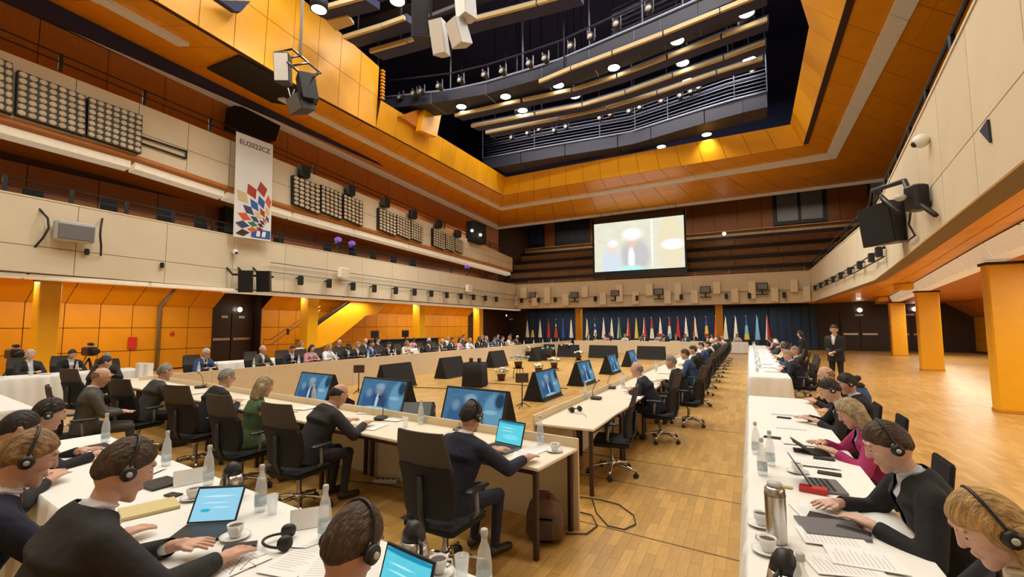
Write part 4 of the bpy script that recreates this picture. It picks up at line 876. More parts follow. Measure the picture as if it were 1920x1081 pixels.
# draped outer tables: a plain folding table and a white cloth hanging to the floor
def draped(x0, x1, y0, y1, rz, org, lab, grp, drop=.72, legs=True):
    """table from (x0,y0) to (x1,y1) in a frame at org turned by rz"""
    o = empty('folding_table', org, rz, ' '.join(('table hidden beneath the ' + lab).split()[:16]), 'table', grp); cx, cy = (x0 + x1) / 2, (y0 + y1) / 2
    MB().rbox((cx, cy, .72), (x1 - x0 - .06, y1 - y0 - .06, .03), .005).build('table_top', M['top'], o)
    lm = MB().box((0, 0, .35), (.04, .04, .70)).mesh('leg', M['leg'])
    for x in (x0 + .12, x1 - .12):
        for y in (y0 + .1, y1 - .1): inst('leg', lm, o, (x, y, 0))
    b = S(); pts = []; n = 0
    per = []
    def edge(a, c, k):
        for i in range(k): per.append((a[0] + (c[0] - a[0]) * i / k, a[1] + (c[1] - a[1]) * i / k))
    q = [(x0, y0), (x1, y0), (x1, y1), (x0, y1)]
    for i in range(4):
        L = math.hypot(q[(i + 1) % 4][0] - q[i][0], q[(i + 1) % 4][1] - q[i][1]); edge(q[i], q[(i + 1) % 4], max(6, int(L * 22)))
    N = len(per); vs = []; lv = [(.749, 0, 0), (.744, .006, .02), (.70, .012, .3), (.5, .018, .7), (.25, .022, 1), (.75 - drop, .026, 1.1)]
    for z, off, am in lv:
        for i, (x, y) in enumerate(per):
            dx, dy = (x - cx), (y - cy); nx = (1 if x >= x1 - 1e-6 else -1 if x <= x0 + 1e-6 else 0); ny = (1 if y >= y1 - 1e-6 else -1 if y <= y0 + 1e-6 else 0)
            wv = off + am * .024 * (math.sin(i * 1.3) + .7 * math.sin(i * .57 + 1) + 1); vs.append((x + nx * wv, y + ny * wv, z))
    fs = [(k * N + i, (k + 1) * N + i, (k + 1) * N + (i + 1) % N, k * N + (i + 1) % N) for k in range(len(lv) - 1) for i in range(N)]
    b.add(vs, fs); b.smooth = False; b.add([(x, y, .7492) for x, y in per], [tuple(range(N))])
    t = b.build('tablecloth', M['cloth'], None, lab, 'tablecloth', grp + ' cloths'); t.location = org; t.rotation_euler = (0, 0, rz)
    return o
FO = (-1.2, 1.83, 0)              # far edge of the table in front of the camera
for i in range(3):
    draped(-1.76 * (i + 1) + .35, -1.76 * i + .35, -.82, 0, math.atan(-.1), FO, ['white cloth with cup and bottle at the bottom of the photo', 'white cloth under the tablet and headphones in the foreground', 'white cloth before the three men at the lower left'][i], 'near outer row')
for i in range(3):
    draped(-7.75 - 1.76 * (i + 1), -7.75 - 1.76 * i, -.82, 0, math.atan(-.1), FO, 'white cloth of the gap-separated near table, %s one at the left edge' % ORD[i], 'near outer row left')
for i in range(4):
    draped(-.05, .74, 1.3 + 1.76 * i, 1.3 + 1.76 * (i + 1), 0, (0, 0, 0), 'white cloth on the right table row, %s from the camera' % ORD[i], 'right outer row')
for i in range(10):
    draped(-.05, .74, 11.45 + 1.76 * i, 11.45 + 1.76 * (i + 1), 0, (0, 0, 0), 'white cloth on the right row beyond the gap, %s from the gap' % ORD[i], 'right outer row beyond the gap')
for i in range(2):
    draped(-15.2, -14.4, 2.6 + 1.8 * i, 2.6 + 1.8 * (i + 1), 0, (0, 0, 0), 'long pleated white cloth at the left edge, %s half' % ('near', 'far')[i], 'left outer row')
for i in range(11):
    draped(-15.2, -14.4, 8.2 + 1.8 * i, 8.2 + 1.8 * (i + 1), 0, (0, 0, 0), 'white cloth of the row behind the left counter, %s from the camera' % ORD[i], 'left outer row')
draped(-1.55, -.15, 33.9, 34.7, 0, (0, 0, 0), 'white pleated cloth on the table in front of the blue flags', 'far right table')
for i in range(5): draped(-11 + 1.8 * i, -11 + 1.8 * (i + 1), 34.6, 35.4, 0, (0, 0, 0), 'white cloth of the farthest row before the flags, %s from the left' % ORD[i], 'farthest row')
# ---------------------------------------------------------------- swivel chairs
def chair_meshes():
    c = {}
    b = S()
    for i in range(5):
        a = math.radians(90 + 72 * i + 18); d = V(math.cos(a), math.sin(a), 0); b.tube([d * .03 + V(0, 0, .13), d * .14 + V(0, 0, .125), d * .24 + V(0, 0, .10), d * .31 + V(0, 0, .085)], [.022, .02, .017, .014], 8)
    b.lathe([(.04, .09), (.045, .15), (.03, .17)], 12); c['base'] = b.mesh('star_base', M['chrome'])
    b = S(); b.lathe([(.028, -.012), (.03, 0), (.028, .012)], 12, (0, .014, .03), Matrix.Rotation(math.pi / 2, 3, 'X')); b.lathe([(.028, -.012), (.03, 0), (.028, .012)], 12, (0, -.014, .03), Matrix.Rotation(math.pi / 2, 3, 'X')); b.tube([(0, 0, .03), (0, 0, .08)], .01, 6); c['caster'] = b.mesh('caster', M['black'])
    c['column'] = S().lathe([(.026, .15), (.026, .30), (.034, .30), (.034, .40)], 12).mesh('gas_column', M['chrome'])
    b = S()
    def seat(u, v):
        x, y = (u - .5) * .50, (v - .5) * .48; e = 1 - max(abs(u - .5), abs(v - .5)) * 2
        return V(x * (1 - .1 * (v > .9)), y, .475 + .03 * min(1, e * 5) - .012 * math.cos((u - .5) * 3) - (.03 if v > .93 else 0))
    b.grid(seat, 12, 12); b.rbox((0, 0, .44), (.48, .46, .06), .02); c['seat'] = b.mesh('seat', M['chairb'])
    def back(u, z, off=0.0):
        t = (z - .5) / .6; w = .23 + .015 * math.sin(t * 3.1) - .045 * max(0, t - .72) ** 1.2 * 2 - .05 * max(0, .12 - t) * 4
        y = -.235 - .03 * t - .055 * t * t + .02 * math.sin(t * 5.5) + .045 * (2 * u - 1) ** 2 * (1 - .3 * t)
        return V((2 * u - 1) * w, y + off, z)
    def shell(z0, z1, th, n=10, m=10):
        bb = S(); bb.grid(lambda u, v: back(u, z0 + (z1 - z0) * v, th / 2), n, m); bb.grid(lambda u, v: back(1 - u, z0 + (z1 - z0) * v, -th / 2), n, m)
        per = [(i / n, 0) for i in range(n)] + [(1, j / m) for j in range(m)] + [(1 - i / n, 1) for i in range(n)] + [(0, 1 - j / m) for j in range(m)]
        P = [back(u, z0 + (z1 - z0) * v, th / 2) for u, v in per] + [back(u, z0 + (z1 - z0) * v, -th / 2) for u, v in per]; N = len(per)
        bb.add(P, [(i, (i + 1) % N, N + (i + 1) % N, N + i) for i in range(N)]); return bb
    c['back'] = shell(.50, .865, .05).mesh('backrest', M['chairb']); c['head'] = shell(.868, 1.12, .022).mesh('mesh_panel', M['chairmesh'])
    c['spine'] = S().tube([(0, -.1, .42), (0, -.24, .44), (0, -.285, .55), (0, -.30, .8)], .022, 8).mesh('spine', M['black'])
    c['arm'] = S().tube([(.24, .02, .45), (.285, .02, .50), (.285, .0, .655)], .016, 8).mesh('arm_post', M['grey'])
    c['pad'] = MB().rbox((.285, .02, .672), (.065, .26, .03), .012).mesh('arm_pad', M['black'])
    return c
CM = chair_meshes()
def chair(x, y, rz, lab, grp='black swivel chairs'):
    o = empty('office_chair', (x, y, 0), rz, lab, 'chair', grp)
    ba = inst('star_base', CM['base'], o)
    for i in range(5):
        a = math.radians(90 + 72 * i + 18); inst('caster', CM['caster'], ba, (.31 * math.cos(a), .31 * math.sin(a), 0), (0, 0, a * 1.7))
    inst('gas_column', CM['column'], o); inst('seat', CM['seat'], o, (0, 0, -.035)); inst('backrest', CM['back'], o); inst('mesh_panel', CM['head'], o); inst('spine', CM['spine'], o)
    for s_ in (1, -1):
        a = inst('arm_post', CM['arm'], o, scale=(s_, 1, 1)); inst('arm_pad', CM['pad'], o, scale=(s_, 1, 1))
    return o
def low_chair_meshes():
    c = {}; c['seat'] = MB().rbox((0, .0, .43), (.44, .44, .06), .02).mesh('seat', M['chairb'])
    c['back'] = MB().rbox((0, -.235, .68), (.42, .035, .26), .015, rx=-.12 * -1).mesh('backrest', M['chairb'])
    c['leg'] = S().tube([(0, 0, .0), (0, 0, .42)], .013, 8).mesh('leg', M['black']); c['post'] = S().tube([(0, -.2, .42), (0, -.245, .76)], .012, 8).mesh('back_post', M['black']); return c
LCM = low_chair_meshes()
def low_chair(x, y, rz, lab):
    o = empty('banquet_chair', (x, y, 0), rz, lab, 'chair', 'low black chairs of the outer rows'); inst('seat', LCM['seat'], o); inst('backrest', LCM['back'], o)
    for sx in (-1, 1):
        for sy in (-1, 1): inst('leg', LCM['leg'], o, (sx * .19, sy * .19, 0))
        inst('back_post', LCM['post'], o, (sx * .18, 0, 0))
# ---------------------------------------------------------------- people

SKIN = [mat('skin_%d' % i, c, .55, var=.05, scale=14) for i, c in enumerate(((.60, .35, .25), (.52, .28, .19), (.64, .40, .30), (.16, .075, .045)))]
HAIR = {k_: mat('hair_' + k_, c, .55, var=.5, scale=70, bump=1.0, bscale=110, stretch=(1, .3, .2)) for k_, c in dict(brown=(.055, .028, .012), dark=(.018, .011, .008), grey=(.25, .235, .21), white=(.55, .54, .52), blonde=(.42, .25, .085), sand=(.26, .15, .06), light=(.36, .28, .16)).items()}
CLO = {k_: mat('cloth_' + k_, c, .85, var=.12, scale=9, bump=.7, bscale=9) for k_, c in dict(black=(.009, .0085, .0095), charcoal=(.020, .018, .018), navy=(.010, .013, .030), blue=(.03, .07, .18), grey=(.085, .08, .075), darkgrey=(.05, .046, .042), white=(.74, .74, .75), pale=(.55, .58, .66), pink=(.36, .025, .12), green=(.08, .14, .06), cream=(.68, .6, .45), red=(.36, .03, .03), brown=(.09, .05, .03), rose=(.55, .25, .27), lilac=(.33, .25, .45)).items()}
SHOE = mat('shoe_leather', (.03, .015, .01), .35)
EYEW = mat('eye_white', (.7, .68, .65), .3); EYED = mat('eye_dark', (.02, .015, .01), .2)
def two_bone(a, t, l1, l2, pole):
    d = t - a; L = min(d.length, (l1 + l2) * .995); dn = d.normalized(); t = a + dn * L
    x = (l1 * l1 - l2 * l2 + L * L) / (2 * L); h = math.sqrt(max(l1 * l1 - x * x, 0)); p = (pole - dn * pole.dot(dn)).normalized()
    return a + dn * x + p * h, t
def capsule(b, p0, p1, r0, r1, n=12):
    p0, p1 = Vector(p0), Vector(p1); t = (p1 - p0).normalized(); P = []; R = []
    for a in (-80, -50, -25): P.append(p0 + t * r0 * math.sin(math.radians(a))); R.append(r0 * math.cos(math.radians(a)))
    for k in (0, .25, .5, .75, 1): P.append(p0.lerp(p1, k)); R.append(r0 + (r1 - r0) * k)
    for a in (25, 50, 80): P.append(p1 + t * r1 * math.sin(math.radians(a))); R.append(r1 * math.cos(math.radians(a)))
    b.tube(P, R, n)
def rings(b, rs, n=20):
    """closed loft through (centre, half width, half depth, tilt) rings"""
    vs = []; fs = []
    for c, rx, ry, tl in rs:
        for k in range(n):
            a = 2 * math.pi * k / n; ca, sa = math.cos(a), math.sin(a)
            ca = math.copysign(abs(ca) ** .85, ca); sa = math.copysign(abs(sa) ** .85, sa)
            vs.append(Vector(c) + V(rx * ca, ry * sa * math.cos(tl), -ry * sa * math.sin(tl)))
    for i in range(len(rs) - 1):
        for k in range(n): fs.append((i * n + k, i * n + (k + 1) % n, (i + 1) * n + (k + 1) % n, (i + 1) * n + k))
    fs += [tuple(range(n - 1, -1, -1)), tuple(range((len(rs) - 1) * n, len(rs) * n))]
    b.add(vs, fs)
def skeleton(g):
    """joint positions in the person's own frame: origin on the floor under the hips, facing +Y"""
    J = {}; L = math.radians(g.get('lean', 12)); k = g.get('size', 1.0); stand = g.get('stand', False); seat = g.get('seat', .445)
    hz = .93 * k if stand else seat + .085
    c = V(0, 0, hz); J['pel'] = c
    L1, L2, L3 = L * .8, L * 1.15, L * 1.35
    s = lambda a: V(0, math.sin(a), math.cos(a))
    J['waist'] = c + s(L1) * .16 * k; J['chest'] = J['waist'] + s(L2) * .19 * k; J['sho'] = J['chest'] + s(L2) * .13 * k
    J['neck'] = J['sho'] + s(L3) * .055 * k; J['L'] = (L1, L2, L3)
    hp = math.radians(g.get('hpitch', 15)); hy = math.radians(g.get('hyaw', 0))
    J['skull'] = J['neck'] + s(L3 * .5 + hp * .4) * .05 * k
    Rh = Matrix.Rotation(hy, 3, 'Z') @ Matrix.Rotation(-hp, 3, 'X') @ Matrix.Rotation(math.radians(g.get('hroll', 0)), 3, 'Y'); J['Rh'] = Rh
    J['head'] = J['skull'] + Rh @ V(0, .024, .095) * k; J['k'] = k; J['hk'] = k * 1.09
    sw = .168 * k * g.get('wide', 1.0)
    for i, sx in ((0, -1), (1, 1)):
        J['s%d' % i] = J['sho'] + V(sx * sw, .0, -.038)
        w = Vector(g['hands'][i]) if g.get('hands') else V(sx * .12, .40, .80)
        pole = V(sx * .75, -.55, -.6) if not stand else V(sx * .5, -.8, -.3)
        J['e%d' % i], J['w%d' % i] = two_bone(J['s%d' % i], w, .285 * k, .255 * k, pole)
        hx = sx * .088 * k; J['h%d' % i] = V(hx, .0, hz - .02)
        if stand:
            fs = g.get('step', 0) * sx; J['k%d' % i] = V(hx * 1.1, .03 + fs * .3, .49 * k); J['a%d' % i] = V(hx * 1.1, -.01 + fs, .085)
        else:
            kx = sx * g.get('knee', .115); kf = g.get('kneef', .42); J['k%d' % i] = V(kx, kf, seat + .045); J['a%d' % i] = V(kx * 1.05, kf + g.get('foot', -.05), .085)
        J['f%d' % i] = J['a%d' % i] + V(sx * .02, .15, -.045)
    return J
def hand(b, prim, w, e, sx, fl, curl):
    d = (w - e).normalized(); d = V(d.x, d.y, d.z * .35).normalized(); up = V(0, 0, 1); lat = d.cross(up).normalized(); up = lat.cross(d)
    pc = w + d * .05
    capsule(b, w - d * .01, w + d * .035, .024, .03, 10)
    for q in (-.030, -.01, .01, .030): capsule(b, w + d * .015 + lat * q * .7, w + d * .078 + lat * q, .0155, .013, 8)
    prim.append(('skin', w, w + d * .2, .05, .05))
    if not fl:
        capsule(b, w + d * .07, w + d * .15 - up * .03, .03, .02, 8); return
    thumb = -sx  # thumbs point towards each other, palms down
    for q, ln in ((-.0375, .072), (-.0125, .084), (.0125, .079), (.0375, .062)):
        qq = q * (-thumb)
        a = w + d * .085 + lat * qq * 1.0; d1 = (d + lat * qq * 4.0 - up * curl * .5).normalized(); m1 = a + d1 * ln * .5
        d2 = (d + lat * qq * 3.5 - up * curl * 1.3).normalized(); capsule(b, a - d1 * .015, m1, .0100, .0098, 8); capsule(b, m1, m1 + d2 * ln * .5, .0098, .0088, 8)
    lt = lat * (1 if (lat.x * thumb) > 0 else -1)
    a = w + d * .03 + lt * .024; m1 = a + (d * .7 + lt * .75 - up * .1).normalized() * .042; capsule(b, a, m1, .0135, .012, 8); capsule(b, m1, m1 + (d + lt * .25 - up * .2).normalized() * .034, .012, .0098, 8)
def head_shape(b, J, fine):
    k = J['hk']; R = J['Rh']; c = J['head']
    T = lambda p: c + R @ (Vector(p) * k)
    n, m = (28, 20) if fine else (16, 12); vs = []; fs = []
    for i in range(m + 1):
        p = math.pi * i / m
        for q in range(n):
            a = 2 * math.pi * q / n; x, y, z = math.sin(p) * math.cos(a), math.sin(p) * math.sin(a), -math.cos(p)
            X, Y, Z = x * .075, y * .096, z * .115
            if z < 0: X *= 1 - .32 * (-z) ** 1.4; Y = Y * (1 - .18 * (-z) ** 1.5) + .012 * (-z)
            if y > 0: Y *= .94
            vs.append(T((X, Y, Z)))
    for i in range(m):
        for q in range(n): fs.append((i * n + q, i * n + (q + 1) % n, (i + 1) * n + (q + 1) % n, (i + 1) * n + q))
    b.add(vs, fs)
    capsule(b, T((0, .084, .025)), T((0, .099, -.022)), .009 * k, .0135 * k, 8)          # nose
    capsule(b, T((0, .040, -.050)), T((0, .052, -.086)), .045 * k, .032 * k, 12)            # jaw
    capsule(b, T((-.010, .066, -.100)), T((.010, .066, -.100)), .018 * k, .018 * k, 8)      # chin
    capsule(b, T((-.035, .078, .034)), T((.035, .078, .034)), .013 * k, .013 * k, 8)        # brow
    capsule(b, T((-.015, .083, -.060)), T((.015, .083, -.060)), .0095 * k, .0095 * k, 8)   # lips
    for s_ in (-1, 1):
        capsule(b, T((s_ * .040, .066, -.018)), T((s_ * .044, .05, -.03)), .018 * k, .018 * k, 8)  # cheek
        capsule(b, T((s_ * .078, -.008, .014)), T((s_ * .074, .0, -.026)), .013 * k, .009 * k, 8)  # ear
def figure_shape(g):
    """everything of a body as overlapping closed shapes plus the list used to colour the fused surface"""
    J = skeleton(g); k = J['k']; fine = g.get('lod', 2) < 2; b = MB(); prim = []; fem = g.get('fem', False); wd = g.get('wide', 1.0); fat = g.get('fat', 1.0)
    L1, L2, L3 = J['L']; pel, wa, ch, sh, ne = J['pel'], J['waist'], J['chest'], J['sho'], J['neck']
    u1 = V(0, math.sin(L1), math.cos(L1))
    T = [(pel - u1 * .09, .13, .10, L1), (pel - u1 * .05, .165, .125, L1), (pel + u1 * .03, .168, .125, L1), (wa, .14 if fem else .152, .105 * fat, L1), (ch - V(0, 0, .05), .158, .115 * fat, L2), (ch, .17 * wd, .12, L2), (sh - V(0, 0, .045), .168 * wd, .105, L2), (sh + V(0, 0, .0), .125 * wd, .080, L3), (ne - V(0, 0, .01), .075, .062, L3), (ne + V(0, 0, .01), .055, .055, L3)]
    T = [(c, rx * k, ry * k, t) for c, rx, ry, t in T]
    rings(b, T)
    for a_, c_, r0, r1 in ((pel, wa, .13, .12), (wa, ch, .12, .13), (ch, sh, .13, .10), (sh, ne - V(0, 0, .03), .10, .05)): prim.append(('torso', a_, c_, r0, r1))
    if fem:
        for s_ in (-1, 1): capsule(b, ch + V(s_ * .062, .045, -.015), ch + V(s_ * .066, .066, -.035), .068, .058, 12)
    capsule(b, ne - V(0, 0, .03), J['skull'] + J['Rh'] @ V(0, .01, .03), .052 * k * (.88 if fem else 1), .05 * k * (.88 if fem else 1)); prim.append(('skin', ne + V(0, .0, .0), J['head'], .05, .09)); prim.append(('skin', J['head'], J['head'] + J['Rh'] @ V(0, .05, -.08), .1, .05))
    head_shape(b, J, fine)
    for i, sx in ((0, -1), (1, 1)):
        s_, e, w = J['s%d' % i], J['e%d' % i], J['w%d' % i]; d = (w - e).normalized()
        capsule(b, sh + V(sx * .07, 0, -.02), s_, .062 * k, .056 * k); prim.append(('torso', sh + V(sx * .09, 0, -.02), s_, .068, .06))
        capsule(b, s_, e, .054 * k, .042 * k); prim.append(('sleeve', s_, e, .054, .042)); capsule(b, e, w, .041 * k, .027 * k)
        cut = g.get('bare', 0)
        prim.append(('sleeve' if not cut else 'skin', e, w - d * .0, .041, .027))
        hand(b, prim, w, e, sx, fine, g.get('curl', .25))
        h, kn, an, ft = J['h%d' % i], J['k%d' % i], J['a%d' % i], J['f%d' % i]
        capsule(b, h, kn, .085 * k, .058 * k); prim.append(('leg', h, kn, .085, .058)); capsule(b, kn, an, .055 * k, .038 * k); prim.append(('leg', kn, an, .055, .038))
        capsule(b, an + V(0, -.03, -.035), ft, .042 * k, .036 * k); prim.append(('shoe', an + V(0, -.03, -.05), ft - V(0, 0, .01), .047, .04))
    return b, prim, J
def jacket_shape(g, J):
    k = J['k']; wd = g.get('wide', 1.0); fat = g.get('fat', 1.0); L1, L2, L3 = J['L']; pel, wa, ch, sh, ne = J['pel'], J['waist'], J['chest'], J['sho'], J['neck']; d_ = .017; b = MB(); prim = []
    u1 = V(0, math.sin(L1), math.cos(L1)); lo = .16 if g.get('stand') else .085
    T = [(pel - u1 * lo, .178, .14, L1), (pel + u1 * .02, .172, .13, L1), (wa, .155, .108 * fat, L1), (ch - V(0, 0, .05), .165, .118 * fat, L2), (ch, .176 * wd, .123, L2), (sh - V(0, 0, .045), .172 * wd, .108, L2), (sh + V(0, 0, .005), .128 * wd, .082, L3), (ne - V(0, 0, .0), .075, .062, L3)]
    rings(b, [(c, rx * k + d_, ry * k + d_, t) for c, rx, ry, t in T], 24)
    for i, sx in ((0, -1), (1, 1)):
        s_, e, w = J['s%d' % i], J['e%d' % i], J['w%d' % i]; d = (w - e).normalized()
        capsule(b, sh + V(sx * .07, 0, -.015), s_ + V(sx * .004, 0, .002), .062 * k + d_ * .6, .056 * k + d_ * .6); capsule(b, s_, e, .057 * k + d_ * .8, .047 * k + d_ * .7); capsule(b, e, w - d * .03, .046 * k + d_ * .7, .034 * k + d_ * .5)
    return b
def hair_shape(g, J):
    st = g.get('hair', 'short'); k = J['hk']; R = J['Rh']; c = J['head']; b = MB(); rng = random.Random(g.get('seed', 1)); ph = rng.random() * 6
    n, m = (32, 22) if g.get('lod', 2) < 2 else (16, 12); vs = []; fs = []
    for i in range(m + 1):
        p = math.pi * i / m
        for q in range(n):
            a = 2 * math.pi * q / n; x, y, z = math.sin(p) * math.cos(a), math.sin(p) * math.sin(a), -math.cos(p)
            fr, bk = (.50, -.52) if st != 'long' and st != 'bob' else (.42, -.95)
            zb = fr * max(y, 0) ** 1.2 + bk * max(-y, 0) - .06 * (1 - abs(y)) - (.55 * (1 - max(y, 0)) if st in ('long', 'bob') and y < .45 else 0)
            t = max(0, min(1, (z - zb) / .30 + .45)); t = t * t * (3 - 2 * t)
            if st == 'bald': t *= max(0, min(1, (.42 - z) / .2 + .3)) * max(0, min(1, (.25 - y) / .25))
            rr = .86 + (.24 if st in ('long', 'bob', 'bun') else .20) * t + (.018 * math.sin(9 * x + ph) * math.cos(11 * z + 5 * y) + .012 * math.sin(23 * x + 17 * y + ph)) * t
            X, Y, Z = x * .075 * rr * 1.02, y * .096 * rr, z * .115 * rr + (.004 if t > .5 else 0)
            if z < 0: X *= 1 - .28 * (-z) ** 1.4 * (0 if st in ('long', 'bob') else 1)
            if y > .2 and t < .3: Y *= .9
            vs.append(c + R @ (V(X, Y, Z) * k))
    for i in range(m):
        for q in range(n): fs.append((i * n + q, i * n + (q + 1) % n, (i + 1) * n + (q + 1) % n, (i + 1) * n + q))
    b.add(vs, fs)
    if st in ('long', 'bob'):
        dn = .20 if st == 'long' else .10
        for s_ in (-.052, -.02, .02, .052): capsule(b, c + R @ V(s_, -.05, -.02), c + R @ V(s_ * 1.15, -.065, -.05 - dn), .05, .032, 12)
        for s_ in (-1, 1): capsule(b, c + R @ V(s_ * .066, -.005, .03), c + R @ V(s_ * .075, -.01, -.03 - dn), .026, .022, 10)
    if st == 'bun': capsule(b, c + R @ V(0, -.1, .03), c + R @ V(0, -.125, .035), .042, .038, 12)
    return b
_jobs = []
def job(b, voxel, smooth):
    o = bpy.data.objects.new('tmp', b.mesh('tmp', M['white'])); COL.objects.link(o)
    md = o.modifiers.new('r', 'REMESH'); md.mode = 'VOXEL'; md.voxel_size = voxel; md.use_smooth_shade = True
    if smooth: sm = o.modifiers.new('s', 'SMOOTH'); sm.factor = .5; sm.iterations = smooth
    _jobs.append(o); return o
def seg_dist(C, prims):
    out = np.empty((len(C), len(prims)), np.float32)
    for j, (_, a, b_, r0, r1) in enumerate(prims):
        a = np.array(a, np.float32); ab = np.array(b_, np.float32) - a; t = np.clip(((C - a) @ ab) / max(ab @ ab, 1e-9), 0, 1)
        out[:, j] = np.linalg.norm(C - (a + t[:, None] * ab), axis=1) - (r0 + (r1 - r0) * t)
    return out
LAB = ['skin', 'torso', 'sleeve', 'leg', 'shoe']
_geo = {}; _people = []
def person(spec):
    g = spec['g']; key = repr(sorted((k_, str(v_)) for k_, v_ in g.items()))
    if key not in _geo:
        lod = g.get('lod', 2); vx = (.0060, .0095, .026)[lod]; b, prim, J = figure_shape(g)
        e = {'J': J, 'prim': prim, 'body': job(b, vx, (2, 1, 1)[lod]), 'g': g, 'mesh': {}}
        if g.get('hair') != 'none': e['hair'] = job(hair_shape(g, J), (.007, .011, .022)[lod], 1)
        if g.get('jacket', True): e['jacket'] = job(jacket_shape(g, J), (.010, .014, .026)[lod], (4, 3, 2)[lod])
        _geo[key] = e
    _people.append((spec, key))
def finish_people():
    dg = bpy.context.evaluated_depsgraph_get()
    for e in _geo.values():
        for part in ('body', 'hair', 'jacket'):
            if part not in e: continue
            me = bpy.data.meshes.new_from_object(e[part].evaluated_get(dg)); me.name = part; e['mesh'][part] = me; me.materials.clear()
            J, g = e['J'], e['g']
            if part == 'body':
                for _ in LAB: me.materials.append(None)
                C = np.empty(len(me.polygons) * 3, np.float32); me.polygons.foreach_get('center', C); C = C.reshape(-1, 3)
                D = seg_dist(C, e['prim']); idx = np.array([LAB.index(p[0]) for p in e['prim']])[D.argmin(1)]
                me.polygons.foreach_set('material_index', idx.astype(np.int32))
            else: me.materials.append(None)
            if part == 'jacket':
                bm = bmesh.new(); bm.from_mesh(me); kill = []
                wa, ne, ch = J['waist'], J['neck'], J['chest']; ax = (ne - wa); Ln = ax.length; ax = ax.normalized(); fwd = V(0, ax.z, -ax.y)
                for f in bm.faces:
                    c = f.calc_center_median(); r = c - wa; t = r.dot(ax) / Ln; y = r.dot(fwd)
                    if (.12 < t < 1.3 and y > .02 and abs(c.x) < .012 + .058 * max(0, t - .12)) or (t > .95 and math.hypot(c.x, y - .0) < .085 and t > 1.0): kill.append(f); continue
                    for i in (0, 1):
                        w, el = J['w%d' % i], J['e%d' % i]; d = (w - el).normalized()
                        if (c - w).length < .09 and (c - w).dot(d) > -.022: kill.append(f); break
                bmesh.ops.delete(bm, geom=kill, context='FACES')
                for _ in range(10):
                    new = {}
                    for ed_v in [v_ for v_ in bm.verts if v_.is_boundary]:
                        nb = [e_.other_vert(ed_v).co for e_ in ed_v.link_edges if e_.is_boundary]
                        if len(nb) == 2: new[ed_v] = ed_v.co * .4 + (nb[0] + nb[1]) * .3
                    for v_, c_ in new.items(): v_.co = c_
                bm.to_mesh(me); bm.free()
            me.polygons.foreach_set('use_smooth', [True] * len(me.polygons)); me.update()
    for o in _jobs: bpy.data.objects.remove(o)
    for spec, key in _people:
        e = _geo[key]; g, J = e['g'], e['J']; k = J['k']
        o = empty('person', (*spec['pos'], spec.get('z', 0)), spec['rz'], spec['label'], 'person', spec.get('group'))
        ms = dict(skin=SKIN[spec.get('skin', 0)], torso=CLO[spec.get('shirt', 'white')], sleeve=CLO[spec.get('shirt', 'white')], leg=CLO[spec.get('trousers', 'black')], shoe=SHOE)
        if spec.get('bare_arms'): ms['sleeve'] = ms['skin']
        def put(part, mlist):
            ob = bpy.data.objects.new(part if part != 'body' else 'body', e['mesh'][part]); COL.objects.link(ob); ob.parent = o
            for i, m_ in enumerate(mlist): ob.material_slots[i].link = 'OBJECT'; ob.material_slots[i].material = m_
            return ob
        bo = put('body', [ms[l] for l in LAB])
        if 'hair' in e['mesh']: put('hair', [HAIR[spec.get('hairc', 'brown')]])
        if 'jacket' in e['mesh']: put('jacket', [CLO[spec.get('jacket', 'navy')]])
        T = lambda p: J['head'] + J['Rh'] @ (Vector(p) * J['hk'])
        if g.get('lod', 2) < 2:
            for s_ in (-1, 1):
                ey = S().ell(T((s_ * .030, .0715, .008)), (.013, .0135, .010), 10, 8).build('eye', EYEW, bo); S().ell(T((s_ * .030, .0815, .006)), (.0055, .0045, .0055), 8, 6).build('iris', EYED, ey)
                S().tube([T((s_ * .014, .091, .030)), T((s_ * .03, .089, .036)), T((s_ * .046, .078, .030))], .0035, 6).build('eyebrow', HAIR[spec.get('hairc', 'brown')], bo)
            if spec.get('tie'):
                wa, ne, ch = J['waist'], J['neck'], J['chest']; f_ = V(0, .115, 0)
                S().grid(lambda u, v: ne.lerp(wa, v * .85) + V((u - .5) * (.03 + .05 * v), .062 + .058 * math.sin(min(1, v * 1.6) * 1.5) + .006 * math.cos((u - .5) * 3), -.02), 4, 8).build('tie', CLO[spec['tie']], o)
        if spec.get('jacket') and g.get('jacket', True) and g.get('lod', 2) < 2:   # shirt collar
            ne = J['neck']; L3 = J['L'][2]; S().tube([ne + V(.064 * k * math.cos(a), .06 * k * math.sin(a), .012 - .03 * max(0, math.sin(a)) ) for a in [math.radians(x_) for x_ in range(-255, 80, 15)]], .009, 6).build('collar', CLO[spec.get('shirt', 'white')], o)
        if spec.get('headset'):
            hs = S(); hs.tube([T((.088 * math.sin(a), -.012 + .0 * a, .012 + .118 * math.cos(a))) for a in [math.radians(x_) for x_ in range(-95, 96, 10)]], .0065, 6)
            h_ = hs.build('headset', M['black'], o)
            for s_ in (-1, 1):
                Mx = J['Rh'] @ Matrix.Rotation(math.pi / 2, 3, 'Y'); S().lathe([(.014, -.014), (.029, -.012), (.031, .006), (.022, .014)], 16, T((s_ * .094, -.008, -.005)), Mx).build('ear_cup', M['black'], h_)
                S().lathe([(.002, -.003), (.012, -.003), (.011, .003), (.004, .004)], 14, T((s_ * .109, -.008, -.005)), Mx).build('ear_disc', M['lgrey'], h_)
